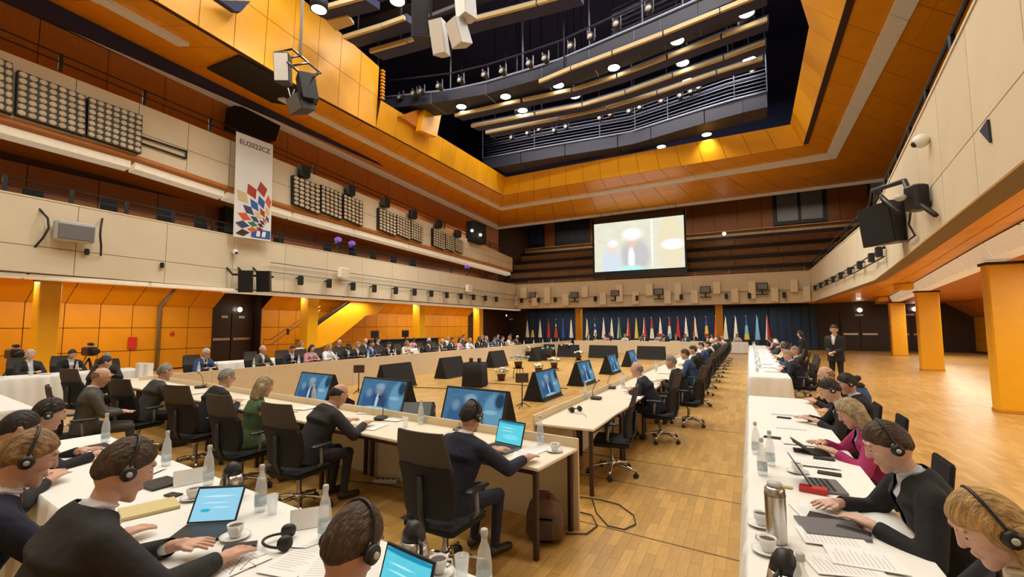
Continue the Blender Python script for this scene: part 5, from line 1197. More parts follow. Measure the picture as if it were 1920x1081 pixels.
        if spec.get('glasses') and g.get('lod', 2) < 2:
            gl = S(); gl.tube([T((-.076, -.0, .012)), T((-.062, .085, .010)), T((-.008, .102, .008)), T((.008, .102, .008)), T((.062, .085, .010)), T((.076, 0, .012))], .0028, 6); go_ = gl.build('glasses', M['black'], o)
            for s_ in (-1, 1): S().tube([T((s_ * .034 + .024 * math.cos(a), .094 - .006 * abs(math.cos(a)), .006 + .019 * math.sin(a))) for a in [i * math.pi / 6 for i in range(12)]], .0022, 5, closed=True).build('rim', M['black'], go_)
# ---------------------------------------------------------------- who sits where
PI = math.pi
def seat2(x, y, rz, lab, g, clab, turn=0.0, grp=None, back=.06, **kw):
    gg = dict(lod=2); gg.update(g); person(dict(g=gg, pos=(x, y), rz=rz, label=lab, group=grp, **kw))
    if clab: chair(x + math.sin(rz) * back, y - math.cos(rz) * back, rz + turn, clab)
r6 = R6
# near inner row, seen from behind
seat2(-2.12, 3.02, r6 - .12, 'dark-haired man in a navy suit at the laptop, his back to us', dict(lod=0, lean=16, hpitch=14, hair='short', hands=[(-.06, .52, .79), (.34, .50, .79)], seed=3, seat=.43, size=.96, wide=1.1), 'large black swivel chair in the middle foreground', .18, headset=True, jacket='navy', trousers='navy', hairc='dark', skin=1)
seat2(-4.18, 3.31, r6 - .1, 'bald man in a dark suit writing at the near row', dict(lod=0, lean=26, hpitch=34, hair='bald', hands=[(-.12, .50, .79), (.22, .55, .79)], seed=4, wide=1.08), 'black swivel chair with brown mesh top behind the bald man', .25, jacket='charcoal', trousers='charcoal', hairc='dark', skin=1)
seat2(-5.28, 3.38, r6 - .1, 'blonde woman in a green sleeveless dress at the near row', dict(lod=1, lean=10, hpitch=16, hair='bob', fem=True, jacket=False, size=.95, seed=5), 'black swivel chair of the blonde woman in green', .25, shirt='green', trousers='green', bare_arms=True, hairc='light')
seat2(-6.66, 3.60, r6, 'grey-haired man in a black jacket leaning on the near row', dict(lod=1, lean=22, hpitch=18, hair='short', seed=6, wide=1.1), 'black swivel chair of the grey-haired man in black', .3, jacket='black', hairc='grey', glasses=True)
seat2(-8.2, 3.6, r6, 'grey-haired man in a dark grey jacket at the left of the near row', dict(lod=1, lean=18, hpitch=12, hair='short', seed=7, wide=1.12), 'black swivel chair of the man in the dark grey jacket', .3, jacket='darkgrey', hairc='grey')
seat2(-7.95, 2.82, r6 - .25, 'older man in a grey suit sitting back from the table with folded hands', dict(lod=1, lean=6, hpitch=22, hair='bald', seed=8, hands=[(-.02, .36, .70), (.06, .38, .70)], wide=1.1, kneef=.46, foot=.05), 'black swivel chair of the older man in grey', .1, jacket='grey', trousers='darkgrey', hairc='sand')
seat2(-11.0, 3.95, r6, 'man in a black coat beside the older man in grey', dict(lod=1, lean=12, hpitch=12, hair='short', seed=9), 'black swivel chair tilted back at the left', .35, jacket='black', hairc='dark')
# table in front of the camera
f6 = math.atan(-.1)
seat2(-2.59, .77, f6 - .05, 'man in a black suit typing on the tablet in the foreground', dict(lod=0, lean=20, hpitch=22, hair='short', hands=[(-.02, .52, .81), (.28, .60, .80)], seed=11, wide=1.14, curl=.3, seat=.49, size=1.06), None, headset=True, jacket='charcoal', hairc='brown', skin=0)
seat2(-3.25, .67, f6 - .1, 'brown-haired man in a navy suit and red tie with a headset, lower left edge', dict(lod=0, lean=18, hpitch=18, hair='short', seed=12, hands=[(-.1, .5, .8), (.2, .6, .80)], seat=.48, size=1.05), None, headset=True, jacket='navy', hairc='sand', tie='red')
seat2(-4.59, 1.01, f6, 'dark-haired man partly hidden at the left photo edge', dict(lod=1, lean=18, hpitch=20, hair='short', seed=13), None, headset=False, jacket='charcoal', hairc='dark')
seat2(-5.28, 1.34, f6 - .1, 'dark-haired man with a headset, farthest of the lower left group', dict(lod=0, lean=22, hpitch=14, hair='short', seed=14, hands=[(-.05, .5, .8), (.22, .55, .80)]), None, headset=True, jacket='black', hairc='dark')
seat2(-1.20, .87, f6 + .1, 'man with cropped brown hair at the bottom edge beside the tablet', dict(lod=0, lean=20, hpitch=22, hair='short', seed=15, hands=[(-.15, .45, .79), (.2, .45, .79)]), None, headset=True, jacket='black', hairc='brown', skin=1)
# right outer row, facing left
w9 = PI / 2
seat2(1.02, 2.32, w9 + .1, 'blonde woman with a headset at the lower right corner', dict(lod=0, lean=20, hpitch=30, hair='long', fem=True, size=1.0, seat=.46, seed=21, hands=[(-.2, .42, .79), (.12, .5, .79)]), None, headset=True, jacket='black', shirt='cream', hairc='blonde', skin=2)
seat2(.98, 3.32, w9 + .05, 'brown-haired young man in a black suit reading papers on the right', dict(lod=0, lean=22, hpitch=24, hair='short', seed=22, size=1.06, wide=1.08, seat=.47, hands=[(-.14, .44, .80), (.16, .54, .80)], curl=.35), None, headset=True, jacket='black', shirt='pale', hairc='brown', skin=2)
seat2(1.02, 4.92, w9 + .05, 'sandy-haired woman in a pink jacket on the right', dict(lod=0, lean=20, hpitch=26, hair='bob', fem=True, size=.96, seed=23, hands=[(-.12, .42, .8), (.14, .46, .82)]), None, jacket='pink', shirt='lilac', hairc='light')
seat2(1.06, 6.30, w9, 'dark-haired man in a black suit with white shirt behind the pink jacket', dict(lod=1, lean=20, hpitch=24, hair='short', seed=24, hands=[(-.1, .42, .8), (.12, .50, .8)]), None, jacket='black', hairc='dark', headset=True)
seat2(1.24, 6.98, w9 + .1, 'brown-haired woman with a hair bun on the right row', dict(lod=1, lean=14, hpitch=16, hair='bun', fem=True, seed=25, size=.97), None, jacket='black', hairc='dark', headset=True)
seat2(1.19, 7.9, w9, 'balding man in a black jacket, last before the gap on the right', dict(lod=1, lean=18, hpitch=18, hair='bald', seed=26), None, jacket='black', hairc='sand')
seat2(1.04, 12.8, w9 - .1, 'blond man in a navy suit, first beyond the gap on the right', dict(lod=1, lean=20, hpitch=12, hair='short', seed=27, wide=1.1), 'dark chair of the blond man beyond the gap', jacket='navy', hairc='light')
CAST = [('grey', 'short', 'charcoal'), ('sand', 'bob', 'cream'), ('dark', 'short', 'navy'), ('brown', 'short', 'black'), ('dark', 'bun', 'black'), ('grey', 'bald', 'darkgrey'), ('blonde', 'long', 'white'), ('dark', 'short', 'blue'), ('white', 'short', 'charcoal'), ('brown', 'bob', 'rose')]
def far(i, x, y, rz, lab, where, clab=None, v=None):
    hc, hs, jc = CAST[(i * 7 + (v or 0)) % 10]; fem = hs in ('bob', 'long', 'bun'); p = i % 3
    word = dict(charcoal='charcoal', cream='cream', navy='navy', black='black', darkgrey='dark grey', white='white', blue='blue', rose='rose')[jc]
    hw = dict(grey='grey-haired', sand='sandy-haired', dark='dark-haired', brown='brown-haired', blonde='blonde', white='white-haired')[hc]
    seat2(x, y, rz + (.12, -.1, 0)[p], '%s person in %s, %s %s' % (hw, word, lab, where), dict(lod=2, hair=hs, fem=fem, lean=(8, 18, 13)[p], hpitch=(4, 18, 10)[p], hyaw=(10, -15, 0)[p], size=.96 if fem else 1.0, seed=p), clab, grp='people ' + where, jacket=jc, shirt='white', hairc=hc, skin=(0, 1, 2, 0, 3)[i % 5])
for i, y in enumerate((14.1, 15.7, 17.3, 18.9, 20.6, 22.4, 24.3, 26.2)):
    far(i, 1.14, y, w9, ORD[i + 1], 'beyond the gap on the right row', 'dark chair on the right row beyond the gap, %s' % ORD[i + 1])
# right inner row
chair(-1.62, 5.85, w9 + .15, 'empty black swivel chair at the near end of the right inner row')
seat2(-1.42, 7.85, w9 + .05, 'balding man in a navy suit turning round, first in the right inner row', dict(lod=1, lean=26, hpitch=8, hyaw=-12, hair='bald', seed=31, wide=1.1), 'black swivel chair of the first man in the right inner row', -.15, jacket='navy', hairc='grey')
seat2(-1.15, 9.3, w9, 'grey-haired man in a black suit, second in the right inner row', dict(lod=1, lean=18, hpitch=10, hair='short', seed=32), 'black swivel chair second in the right inner row', -.2, jacket='black', hairc='grey')
seat2(-1.22, 11.7, w9, 'grey-haired person in blue, third in the right inner row', dict(lod=1, lean=14, hpitch=8, hair='short', seed=33), 'black swivel chair third in the right inner row', -.1, jacket='blue', hairc='brown')
for i in range(10): far(i, -1.30, 13.4 + 1.62 * i, w9, ORD[i + 3], 'in the right inner row', 'black swivel chair in the right inner row, %s' % ORD[i + 3], 3)
# left inner counter, facing the middle
e9 = -PI / 2
def lrow(px, x=-12.85): return ux(px, 650, x).y
seat2(-12.85, lrow(377), e9 + .1, 'white-haired man in a blue suit alone behind the left counter', dict(lod=1, lean=14, hpitch=14, hair='short', seed=41), 'dark chair of the man in blue behind the left counter', jacket='blue', hairc='white', glasses=True, tie='navy')
for i, px in enumerate((488, 541, 578, 612, 646, 664, 692, 722, 757, 800, 822, 842, 858, 875, 893, 908, 922, 938, 952, 964)):
    far(i, -12.85, lrow(px) if i else lrow(487), e9, ORD[i], 'behind the left counter', 'dark chair behind the left counter, %s from the left' % ORD[i], 5)
for i, px in enumerate((560, 630, 680, 705, 770, 835, 866, 900, 930, 955)):
    far(i, -15.95, lrow(px, -15.95), e9, ORD[i], 'in the second row on the left', None, 1)
# left outer row beside the column
seat2(-15.6, 4.35, e9 + .1, 'white-haired man in a dark suit beside the left column', dict(lod=1, lean=8, hpitch=6, hair='short', seed=51, wide=1.1, hands=[(-.08, .42, .8), (.1, .42, .8)]), 'dark chair of the white-haired man beside the left column', jacket='charcoal', hairc='white', skin=2)
seat2(-15.6, 5.1, e9, 'dark-haired man in a black suit right of the left column', dict(lod=1, lean=16, hpitch=16, hair='short', seed=52), 'dark chair right of the left column', jacket='black', hairc='dark', skin=1)
seat2(-13.1, 4.95, e9 - .4, 'blonde woman at the corner left of the counter', dict(lod=1, lean=10, hpitch=12, hair='bob', fem=True, seed=53, size=.96), 'dark chair at the corner left of the counter', jacket='charcoal', hairc='light')
seat2(-15.75, 2.95, e9, 'person in black at the left photo edge behind the cloth', dict(lod=2, lean=10, hair='short', seed=1), None, jacket='black', hairc='dark')
# far counter and the row behind it, facing us
for i in range(7): far(i, -10.6 + 1.35 * i, 32.55, PI, ORD[i], 'behind the far counter', 'dark chair behind the far counter, %s from the left' % ORD[i], 2)
for i in range(8): far(i, -11.2 + 1.25 * i, 36.2, PI, ORD[i], 'of the farthest row below the flags', None, 8)
far(3, -.8, 35.5, PI, 'seated', 'at the white table before the blue flags', None, 0)
# standing people
person(dict(g=dict(lod=1, stand=True, hair='short', lean=2, hpitch=8, hyaw=12, size=1.09, hands=[(-.05, .26, 1.12), (.05, .27, 1.08)], seed=61, curl=.6), pos=(2.15, 15.8), rz=PI - .45, label='standing man in a dark suit holding his hands together', jacket='charcoal', hairc='brown', trousers='charcoal', tie='black'))
person(dict(g=dict(lod=2, stand=True, hair='long', fem=True, lean=2, hpitch=10, size=.97, hands=[(-.15, .1, .8), (.15, .1, .8)]), pos=(1.7, 19.6), rz=w9, label='dark-haired woman standing behind the right row near the curtain', jacket='black', hairc='dark'))
for x, y, rz, who in ((-2.59, .70, f6, 'man typing on the tablet'), (-3.25, .60, f6, 'man with the red tie'), (-4.59, .94, f6, 'man hidden at the left edge'), (-5.28, 1.27, f6, 'farthest man of the lower left group'), (-1.20, .80, f6, 'man at the bottom edge'), (1.09, 2.32, w9, 'blonde woman at the lower right'), (1.05, 3.32, w9, 'young man reading papers'), (1.09, 4.92, w9, 'woman in pink'), (1.13, 6.30, w9, 'man behind the pink jacket'), (1.31, 6.98, w9, 'woman with the hair bun'), (1.26, 7.9, w9, 'last man before the gap')):
    low_chair(x, y, rz, 'low black chair under the ' + who)
finish_people()
# ---------------------------------------------------------------- floor monitors in the middle of the ring
BLUE = picture('monitor_picture', (.075, .20, .34), [(.85, .45, .16, .5, (.12, .27, .40), .15), (.80, .42, .10, .06, (.22, .42, .52), .3), (.93, .75, .08, .22, (.02, .05, .08), .3), (.45, .25, .2, .36, (.03, .06, .14), .25), (.2, .2, .13, .32, (.035, .10, .22), .25), (.44, .66, .085, .17, (.22, .22, .28), .4), (.44, .77, .10, .10, (.20, .33, .42), .4), (.42, .25, .03, .25, (.45, .55, .65), .4), (.2, .52, .065, .14, (.15, .24, .32), .4), (.45, .03, .26, .06, (.22, .48, .62), .3)], 1.0, .5, 6)
def wedge(b, x0, x1, yb, yt, zb, zt, th):
    b.hexa([(x0, yb, zb), (x1, yb, zb), (x1, yb + th, zb), (x0, yb + th, zb), (x0, yt, zt), (x1, yt, zt), (x1, yt + th, zt), (x0, yt + th, zt)])
def fm_meshes():
    d = {}; b = MB(); wedge(b, -.66, .66, -.24, -.03, .05, .73, .035); d['bezel'] = b.mesh('bezel', M['black'])
    b = MB(); wedge(b, -.64, .64, .27, .01, .03, .72, .02); d['cover'] = b.mesh('rear_cloth', M['blackm'])
    b = MB(); b.prism([(-.66, -.22, .03), (-.66, .28, .03), (-.66, .03, .72), (-.66, -.02, .72)], (.02, 0, 0)); d['side'] = b.mesh('side_cloth', M['blackm'])
    d['base'] = MB().rbox((0, .02, .02), (1.3, .6, .04), .01).mesh('base', M['black'])
    me = bpy.data.meshes.new('screen'); y = lambda z: -.24 + .21 * (z - .05) / .68 - .004
    me.from_pydata([(-.62, y(.10), .10), (.62, y(.10), .10), (.62, y(.70), .70), (-.62, y(.70), .70)], [], [(0, 1, 2, 3)]); uvl = me.uv_layers.new()
    for i, uv in enumerate(((0, 0), (1, 0), (1, 1), (0, 1))): uvl.data[i].uv = uv
    me.materials.append(BLUE); d['screen'] = me; return d
FMM = fm_meshes()
def floor_monitor(x, y, rz, lab, sc=1.0):
    o = empty('floor_monitor', (x, y, 0), rz, lab, 'monitor', 'leaning monitors on the hall floor'); o.scale = (sc, 1, 1)
    be = inst('bezel', FMM['bezel'], o); inst('screen', FMM['screen'], be); inst('rear_cloth', FMM['cover'], o); inst('base', FMM['base'], o)
    inst('side_cloth', FMM['side'], o); inst('side_cloth', FMM['side'], o, (1.3, 0, 0))
floor_monitor(-9.45, 7.75, R6, 'leaning monitor with blue picture beyond the near row, left of three')
floor_monitor(-7.1, 7.62, R6, 'leaning monitor with blue picture beyond the near row, middle of three', 1.1)
floor_monitor(-4.5, 7.2, R6, 'leaning monitor with blue picture behind the man at the laptop', 1.08)
for i, (y, x) in enumerate(((11.0, -4.82), (14.2, -4.86), (17.9, -4.95), (21.4, -4.98))): floor_monitor(x, y, PI / 2, 'leaning monitor facing the right inner row, %s from the camera' % ORD[i])
for i, (x, y) in enumerate(((-9.7, 10.8), (-9.85, 13.9), (-10.4, 18.3), (-10.2, 22.4))): floor_monitor(x, y, -PI / 2, 'black back of a leaning monitor facing the left counter, %s from the camera' % ORD[i])
for i, px in enumerate((1021, 1066, 1131, 1221)): floor_monitor(uy(px, 660, 26).x, 26, PI, 'black back of a leaning monitor facing the far counter, %s from the left' % ORD[i], (1, 1, 1.25, 1.15)[i])
# draped camera stand, wedge speakers, sign stands
o = empty('draped_stand', (-7.65, 12.1, 0), .2, 'black draped stand with small equipment in the middle of the floor', 'stand')
b = S(); N = 32
b.add([((.30 + .03 * v) * math.copysign(min(1, abs(math.cos(a)) * 1.35), math.cos(a)) * (1 + .05 * math.sin(9 * a) * v), (.30 + .03 * v) * math.copysign(min(1, abs(math.sin(a)) * 1.35), math.sin(a)) * (1 + .05 * math.sin(9 * a) * v), .74 - .72 * v) for v in (0, .5, 1) for a in [2 * PI * k / N for k in range(N)]], [(k * N + i, (k + 1) * N + i, (k + 1) * N + (i + 1) % N, k * N + (i + 1) % N) for k in range(2) for i in range(N)] + [tuple(range(N))])
b.build('drape', M['blackm'], o)
for x in (-.13, .14): MB().rbox((x, 0, .81), (.1, .12, .14), .015).build('device', M['pot'], o)
def stage_wedge(x, y, rz, lab):
    o = empty('stage_monitor', (x, y, 0), rz, lab, 'loudspeaker'); MB().prism([(-.32, -.22, 0), (-.32, .24, 0), (-.32, .24, .22), (-.32, .05, .34), (-.32, -.22, .12)], (.64, 0, 0)).build('cabinet', M['blackm'], o)
    b = MB(); b.hexa([(-.28, -.225, .125), (.28, -.225, .125), (.28, -.215, .115), (-.28, -.215, .115), (-.28, .03, .335), (.28, .03, .335), (.28, .04, .325), (-.28, .04, .325)]); b.build('grille', M['black'], o)
    MB().box((.325, .08, .16), (.012, .16, .06)).build('handle', M['grey'], o)
stage_wedge(-6.0, 7.35, .5, 'black wedge loudspeaker on the floor between the near monitors'); stage_wedge(-8.2, 7.3, -.4, 'black wedge loudspeaker left beside the bald man')
def sign_stand(px, py, lab):
    p = uz(px, py, 0); o = empty('sign_stand', p, .6, lab, 'sign'); S().tube([(0, 0, .02), (0, 0, .58)], .014, 8).build('pole', M['black'], o); MB().rbox((0, 0, .68), (.30, .04, .22), .012).build('plate', M['pot'], o)
    for i in range(3):
        a = 2 * PI * i / 3; S().tube([(0, 0, .12), (.2 * math.cos(a), .2 * math.sin(a), .012)], .01, 6).build('foot', M['black'], o)
sign_stand(672, 737, 'small dark sign on a thin stand left of the near monitors'); sign_stand(979, 764, 'small dark sign on a thin stand beside the right near monitor')
def flower_pot(x, y, lab, r, h, kind, stand=0.0, seed=1):
    rg = random.Random(seed); o = empty('flower_pot', (x, y, 0), 0, lab, 'plant', 'flower arrangements on the hall floor')
    if stand:
        for i in range(4): a = PI / 4 + PI / 2 * i; S().tube([(.2 * math.cos(a), .2 * math.sin(a), 0), (.16 * math.cos(a), .16 * math.sin(a), stand)], .012, 6).build('stand_leg', M['black'], o)
        MB().lathe([(.2, stand - .02), (.2, stand)], 16).build('stand_top', M['black'], o)
    S().lathe([(.11, stand), (.15, stand + .20), (.16, stand + .22), (.13, stand + .22)], 16).build('pot', M['pot'], o)
    lf = S()
    for i in range(60):
        a = rg.random() * 2 * PI; e = rg.random() ** .6; d = V(math.cos(a), math.sin(a), 0); c = V(0, 0, stand + .2) + d * r * e + V(0, 0, h * (.25 + .6 * rg.random() * (1 - .4 * e))); t = d.cross(V(0, 0, 1)); l = .08 + .08 * rg.random()
        lf.add([c - d * l * .5, c + t * l * .25, c + d * l * .7 + V(0, 0, -.02 + .05 * rg.random()), c - t * l * .25], [(0, 1, 2, 3)])
    tag(lf.build('foliage', M['leaf'], o), kind='stuff')
    for i in range(12):
        a = rg.random() * 2 * PI; e = rg.random() ** .5; q = .035 + .03 * rg.random(); S().ell((math.cos(a) * r * e, math.sin(a) * r * e, stand + .2 + h * (.9 - .3 * e)), (q, q, q * .8), 8, 6).build('blossom', M[kind], o)
for i, (px, py, lab, r, h, kd, st_) in enumerate(((940, 713, 'white flower pot on the floor left of the sign stand', .24, .25, 'flowerw', 0), (972, 708, 'pale blue flower arrangement raised on a thin stand', .36, .3, 'flowerb', .36), (1010, 700, 'small yellow-green flower pot behind the right monitors', .22, .2, 'flowerw', 0), (1039, 694, 'dark pot with white blossoms behind the right monitors', .24, .26, 'flowerw', .1), (1028, 676, 'pale flowers before the far dark monitor', .35, .4, 'flowerb', .2), (1066, 668, 'white flower arrangement before the far monitors, left one', .5, .4, 'flowerw', .25), (1085, 678, 'green plant beside the far monitors', .22, .3, 'flowerw', .1), (990, 672, 'white flowers before the left far monitor', .4, .35, 'flowerw', .2))):
    p = uz(px, py, 0); flower_pot(p.x, p.y, lab, r, h, kd, st_, i + 3)
# control desk and tv cameras behind the left rows
o = empty('control_desk', (-18.0, 0, 0), 0, 'long black control desk in front of the left columns', 'desk')
ya, yb = ux(700, 645, -18).y, ux(815, 640, -18).y
MB().bb((-.5, ya, .02), (.3, yb, 1.08)).build('body', M['blackm'], o); MB().bb((-.6, ya - .1, 1.08), (.36, yb + .1, 1.13)).build('worktop', M['black'], o)
for px in (703, 760): y = ux(px, 622, -18.1).y; MB().rbox((-.1, y, 1.42), (.06, .6, .4), .02).build('screen', M['black'], o); MB().bb((-.13, y - .04, 1.12), (-.07, y + .04, 1.25)).build('screen_foot', M['black'], o)
def tv_camera(px, py, x, lab):
    c = ux(px, py, x); o = empty('video_camera', (x, c.y, 0), 0, lab, 'camera'); h = c.z
    for i in range(3): a = 2 * PI * i / 3 + .4; S().tube([(.42 * math.cos(a), .42 * math.sin(a), .01), (0, 0, h - .2)], .022, 6).build('tripod_leg', M['black'], o)
    MB().rbox((0, 0, h), (.5, .24, .26), .03).build('body', M['black'], o); S().lathe([(.07, .25), (.085, .42), (.09, .44), (.05, .44)], 12, (0, 0, h), Matrix.Rotation(PI / 2, 3, 'Y')).build('lens', M['black'], o)
    MB().rbox((-.1, .05, h + .2), (.25, .1, .09), .02).build('viewfinder', M['black'], o); S().tube([(-.2, 0, h - .15), (-.65, .1, h - .35)], .015, 6).build('pan_bar', M['black'], o)
tv_camera(168, 658, -17.2, 'black video camera on a tripod left of the grey pipe'); tv_camera(26, 663, -16.9, 'black video camera behind the white-haired man at the left edge')
# ---------------------------------------------------------------- table ware (prototypes shared by all copies)
TZ_ = .752
def mesh_bottle():
    d = {}; d['glass'] = S().lathe([(.030, 0), (.034, .01), (.034, .13), (.026, .19), (.014, .225), (.013, .25)], 18).mesh('glass_body', M['glass'])
    d['label'] = S().lathe([(.0346, .035), (.0349, .037), (.0349, .093), (.0346, .095)], 18, cap=False).mesh('label', M['water_label']); d['cap'] = S().lathe([(.0145, .246), (.0155, .25), (.0155, .272), (.012, .276)], 14).mesh('cap', M['lgrey'])
    d['tumbler'] = S().lathe([(.022, .003), (.026, 0), (.033, .11), (.0315, .11), (.024, .008)], 18).mesh('tumbler', M['glass'])
    d['cup'] = S().lathe([(.022, 0), (.026, .004), (.036, .03), (.042, .066), (.040, .066), (.033, .03), (.02, .008)], 20).mesh('cup_bowl', M['white']); d['handle'] = S().tube([(.036, 0, .055), (.06, 0, .056), (.064, 0, .036), (.036, 0, .022)], .005, 6).mesh('cup_handle', M['white'])
    d['saucer'] = S().lathe([(.03, 0), (.05, .004), (.074, .013), (.076, .016), (.05, .008), (.01, .006)], 24).mesh('saucer', M['white']); d['coffee'] = S().lathe([(.001, .055), (.038, .055)], 16, cap=False).mesh('coffee', M['pot'])
    return d
BM_ = mesh_bottle()
def at_table(px, py, z=TZ_): return uz(px, py, z)
def bottle(p, lab, grp='water bottles', detail=True):
    o = empty('water_bottle', p, 0, lab, 'bottle', grp); inst('glass_body', BM_['glass'], o); inst('label', BM_['label'], o); inst('cap', BM_['cap'], o)
def cup(p, lab, rz=0):
    o = empty('coffee_cup', p, rz, lab, 'cup', 'coffee cups'); inst('bowl', BM_['cup'], o, (0, 0, .008)); inst('handle', BM_['handle'], o, (0, 0, .008)); inst('saucer', BM_['saucer'], o); inst('coffee', BM_['coffee'], o, (0, 0, .008))
def tumbler(p, lab): o = inst('glass_tumbler', BM_['tumbler'], None, p); tag(o, lab, 'glass', 'glass tumblers')
def sheet(p, w, d, rz, lab, m=None, th=.003, name='paper_sheet', cat='paper'):
    o = MB().rbox((0, 0, th / 2), (w, d, th), .0008).build(name, m or M['paper'], None, lab, cat); o.location = p; o.rotation_euler = (0, 0, rz); return o
_docs = [0]
def printed(p, rz, lab, w=.21, d=.297, lines=12):
    _docs[0] += 1; o = empty('document', (p[0], p[1], p[2] + .0015 * (_docs[0] % 7)), rz, lab, 'paper', 'printed documents'); MB().box((0, 0, .0015), (w, d, .003)).build('page', M['paper'], o)
    b = MB()
    for i in range(lines): b.add([(-w * .4, d * (.4 - .8 * i / lines), .0032), (w * (.1 + .3 * ((i * 37) % 10) / 10), d * (.4 - .8 * i / lines), .0032), (w * (.1 + .3 * ((i * 37) % 10) / 10), d * (.4 - .8 * i / lines) + .004, .0032), (-w * .4, d * (.4 - .8 * i / lines) + .004, .0032)], [(0, 1, 2, 3)])
    tag(b.build('text_lines', M['lgrey'], o), kind='stuff')
SCRB = picture('display_pale_blue', (.30, .62, .80), [(.5, .75, .35, .03, (.5, .78, .9), .3), (.45, .55, .3, .02, (.5, .78, .9), .3), (.28, .32, .11, .05, (.02, .42, .55), .1), (.6, .4, .2, .02, (.5, .78, .9), .3)], 1.0, .1)
SCRC = picture('display_cyan', (.12, .62, .75), [(.5, .95, .6, .06, (.02, .25, .4), .1), (.4, .7, .25, .02, (.45, .82, .9), .3), (.4, .55, .25, .02, (.4, .8, .88), .3), (.55, .3, .3, .12, (.2, .7, .8), .3)], 1.0, .15)
def laptop(p, rz, w, d, h, tilt, scr, lab, name='laptop', cat='laptop', keys=True):
    """keyboard towards -Y of its own frame, display hinged at +Y leaning back by tilt"""
    o = empty(name, p, rz, lab, cat); MB().rbox((0, 0, .008), (w, d, .014), .003).build('base', M['grey'] if keys else M['black'], o)
    if keys:
        b = MB()
        for i in range(10):
            for j in range(4): b.box((-w * .4 + w * .8 * i / 9, d * (.35 - .16 * j), .016), (w * .07, d * .11, .003))
        tag(b.build('keys', M['black'], o), kind='stuff')
    st_, ct = math.sin(tilt), math.cos(tilt); y0 = d / 2 - .004
    P = lambda x, t, k=0.0: V(x, y0 + t * st_ - k * ct, .016 + t * ct + k * st_ * -1)
    MB().hexa([P(-w / 2, 0), P(w / 2, 0), P(w / 2, 0) + V(0, .008, 0), P(-w / 2, 0) + V(0, .008, 0), P(-w / 2, h), P(w / 2, h), P(w / 2, h) + V(0, .008, 0), P(-w / 2, h) + V(0, .008, 0)]).build('lid', M['black'], o)
    screen_quad('display', [P(-w / 2 + .01, .012, .002), P(w / 2 - .01, .012, .002), P(w / 2 - .01, h - .01, .002), P(-w / 2 + .01, h - .01, .002)], scr, o)
def jug(p, lab, s_=1.0, rz=0):
    o = empty('vacuum_jug', p, rz, lab, 'jug', 'steel vacuum jugs'); S().lathe([(.066 * s_, 0), (.07 * s_, .01), (.07 * s_, .10), (.058 * s_, .155 * s_)], 24).build('body', M['steel'], o)
    S().lathe([(.058 * s_, .152 * s_), (.05 * s_, .19 * s_), (.03 * s_, .225 * s_), (.012 * s_, .235 * s_)], 20).build('lid', M['black'], o); S().tube([(-.055 * s_, 0, .17 * s_), (-.1 * s_, 0, .165 * s_), (-.105 * s_, 0, .08 * s_), (-.07 * s_, 0, .03 * s_)], .009, 8).build('handle', M['black'], o); S().tube([(.04 * s_, 0, .19 * s_), (.07 * s_, 0, .205 * s_)], .012, 8).build('spout', M['black'], o)
def carafe(p, lab):
    o = empty('steel_carafe', p, 0, lab, 'carafe'); S().lathe([(.045, 0), (.048, .01), (.05, .24), (.048, .27), (.04, .28), (.03, .282)], 24).build('body', M['steel'], o); S().lathe([(.0505, .236), (.0515, .24), (.0505, .244)], 24, cap=False).build('ring', M['grey'], o); S().lathe([(.035, .281), (.036, .30), (.01, .305)], 18).build('lid', M['lgrey'], o); MB().rbox((.05, 0, .285), (.07, .03, .015), .004).build('lever', M['folder'], o)
def name_card(p, rz, lab):
    o = empty('name_card', p, rz, lab, 'name card', 'folded name cards'); b = MB(); b.add([(-.10, -.035, 0), (.10, -.035, 0), (.10, 0, .10), (-.10, 0, .10)], [(0, 1, 2, 3)]).build('front_leaf', M['paper'], o); b = MB(); b.add([(.10, .035, 0), (-.10, .035, 0), (-.10, 0, .10), (.10, 0, .10)], [(0, 1, 2, 3)]).build('rear_leaf', M['paper'], o)
def headset_item(p, rz, lab):
    o = empty('headphones', p, rz, lab, 'headphones'); S().tube([(.085 * math.cos(a), .03 + .10 * math.sin(a), .02 + .012 * math.sin(a)) for a in [PI * i / 14 for i in range(15)]], .007, 8).build('headband', M['black'], o)
    for s_ in (-1, 1): S().lathe([(.015, -.018), (.036, -.014), (.038, .01), (.025, .018)], 16, (s_ * .075, .02, .036), Matrix.Rotation(PI / 2 - .35 * s_, 3, 'Y')).build('ear_cup', M['black'], o)
    S().lathe([(.004, .0), (.016, .001), (.015, .004)], 14, (.10, .02, .04), Matrix.Rotation(PI / 2, 3, 'Y')).build('badge', M['lgrey'], o)
    S().tube([(-.07, 0, .01), (-.1, -.08, .006), (-.06, -.16, .006), (-.12, -.25, .006), (-.2, -.32, .006)], .0025, 5).build('cable', M['black'], o)
def mic(p, rz, lab, grp='conference microphones'):
    o = empty('microphone', p, rz, lab, 'microphone', grp); MB().rbox((0, 0, .02), (.13, .16, .04), .012).build('base', M['black'], o); S().tube([(0, .05, .04), (0, .06, .12), (0, .02, .22), (0, -.04, .28)], .005, 6).build('gooseneck', M['black'], o); S().ell((0, -.05, .288), (.011, .02, .011), 8, 6).build('capsule', M['black'], o)
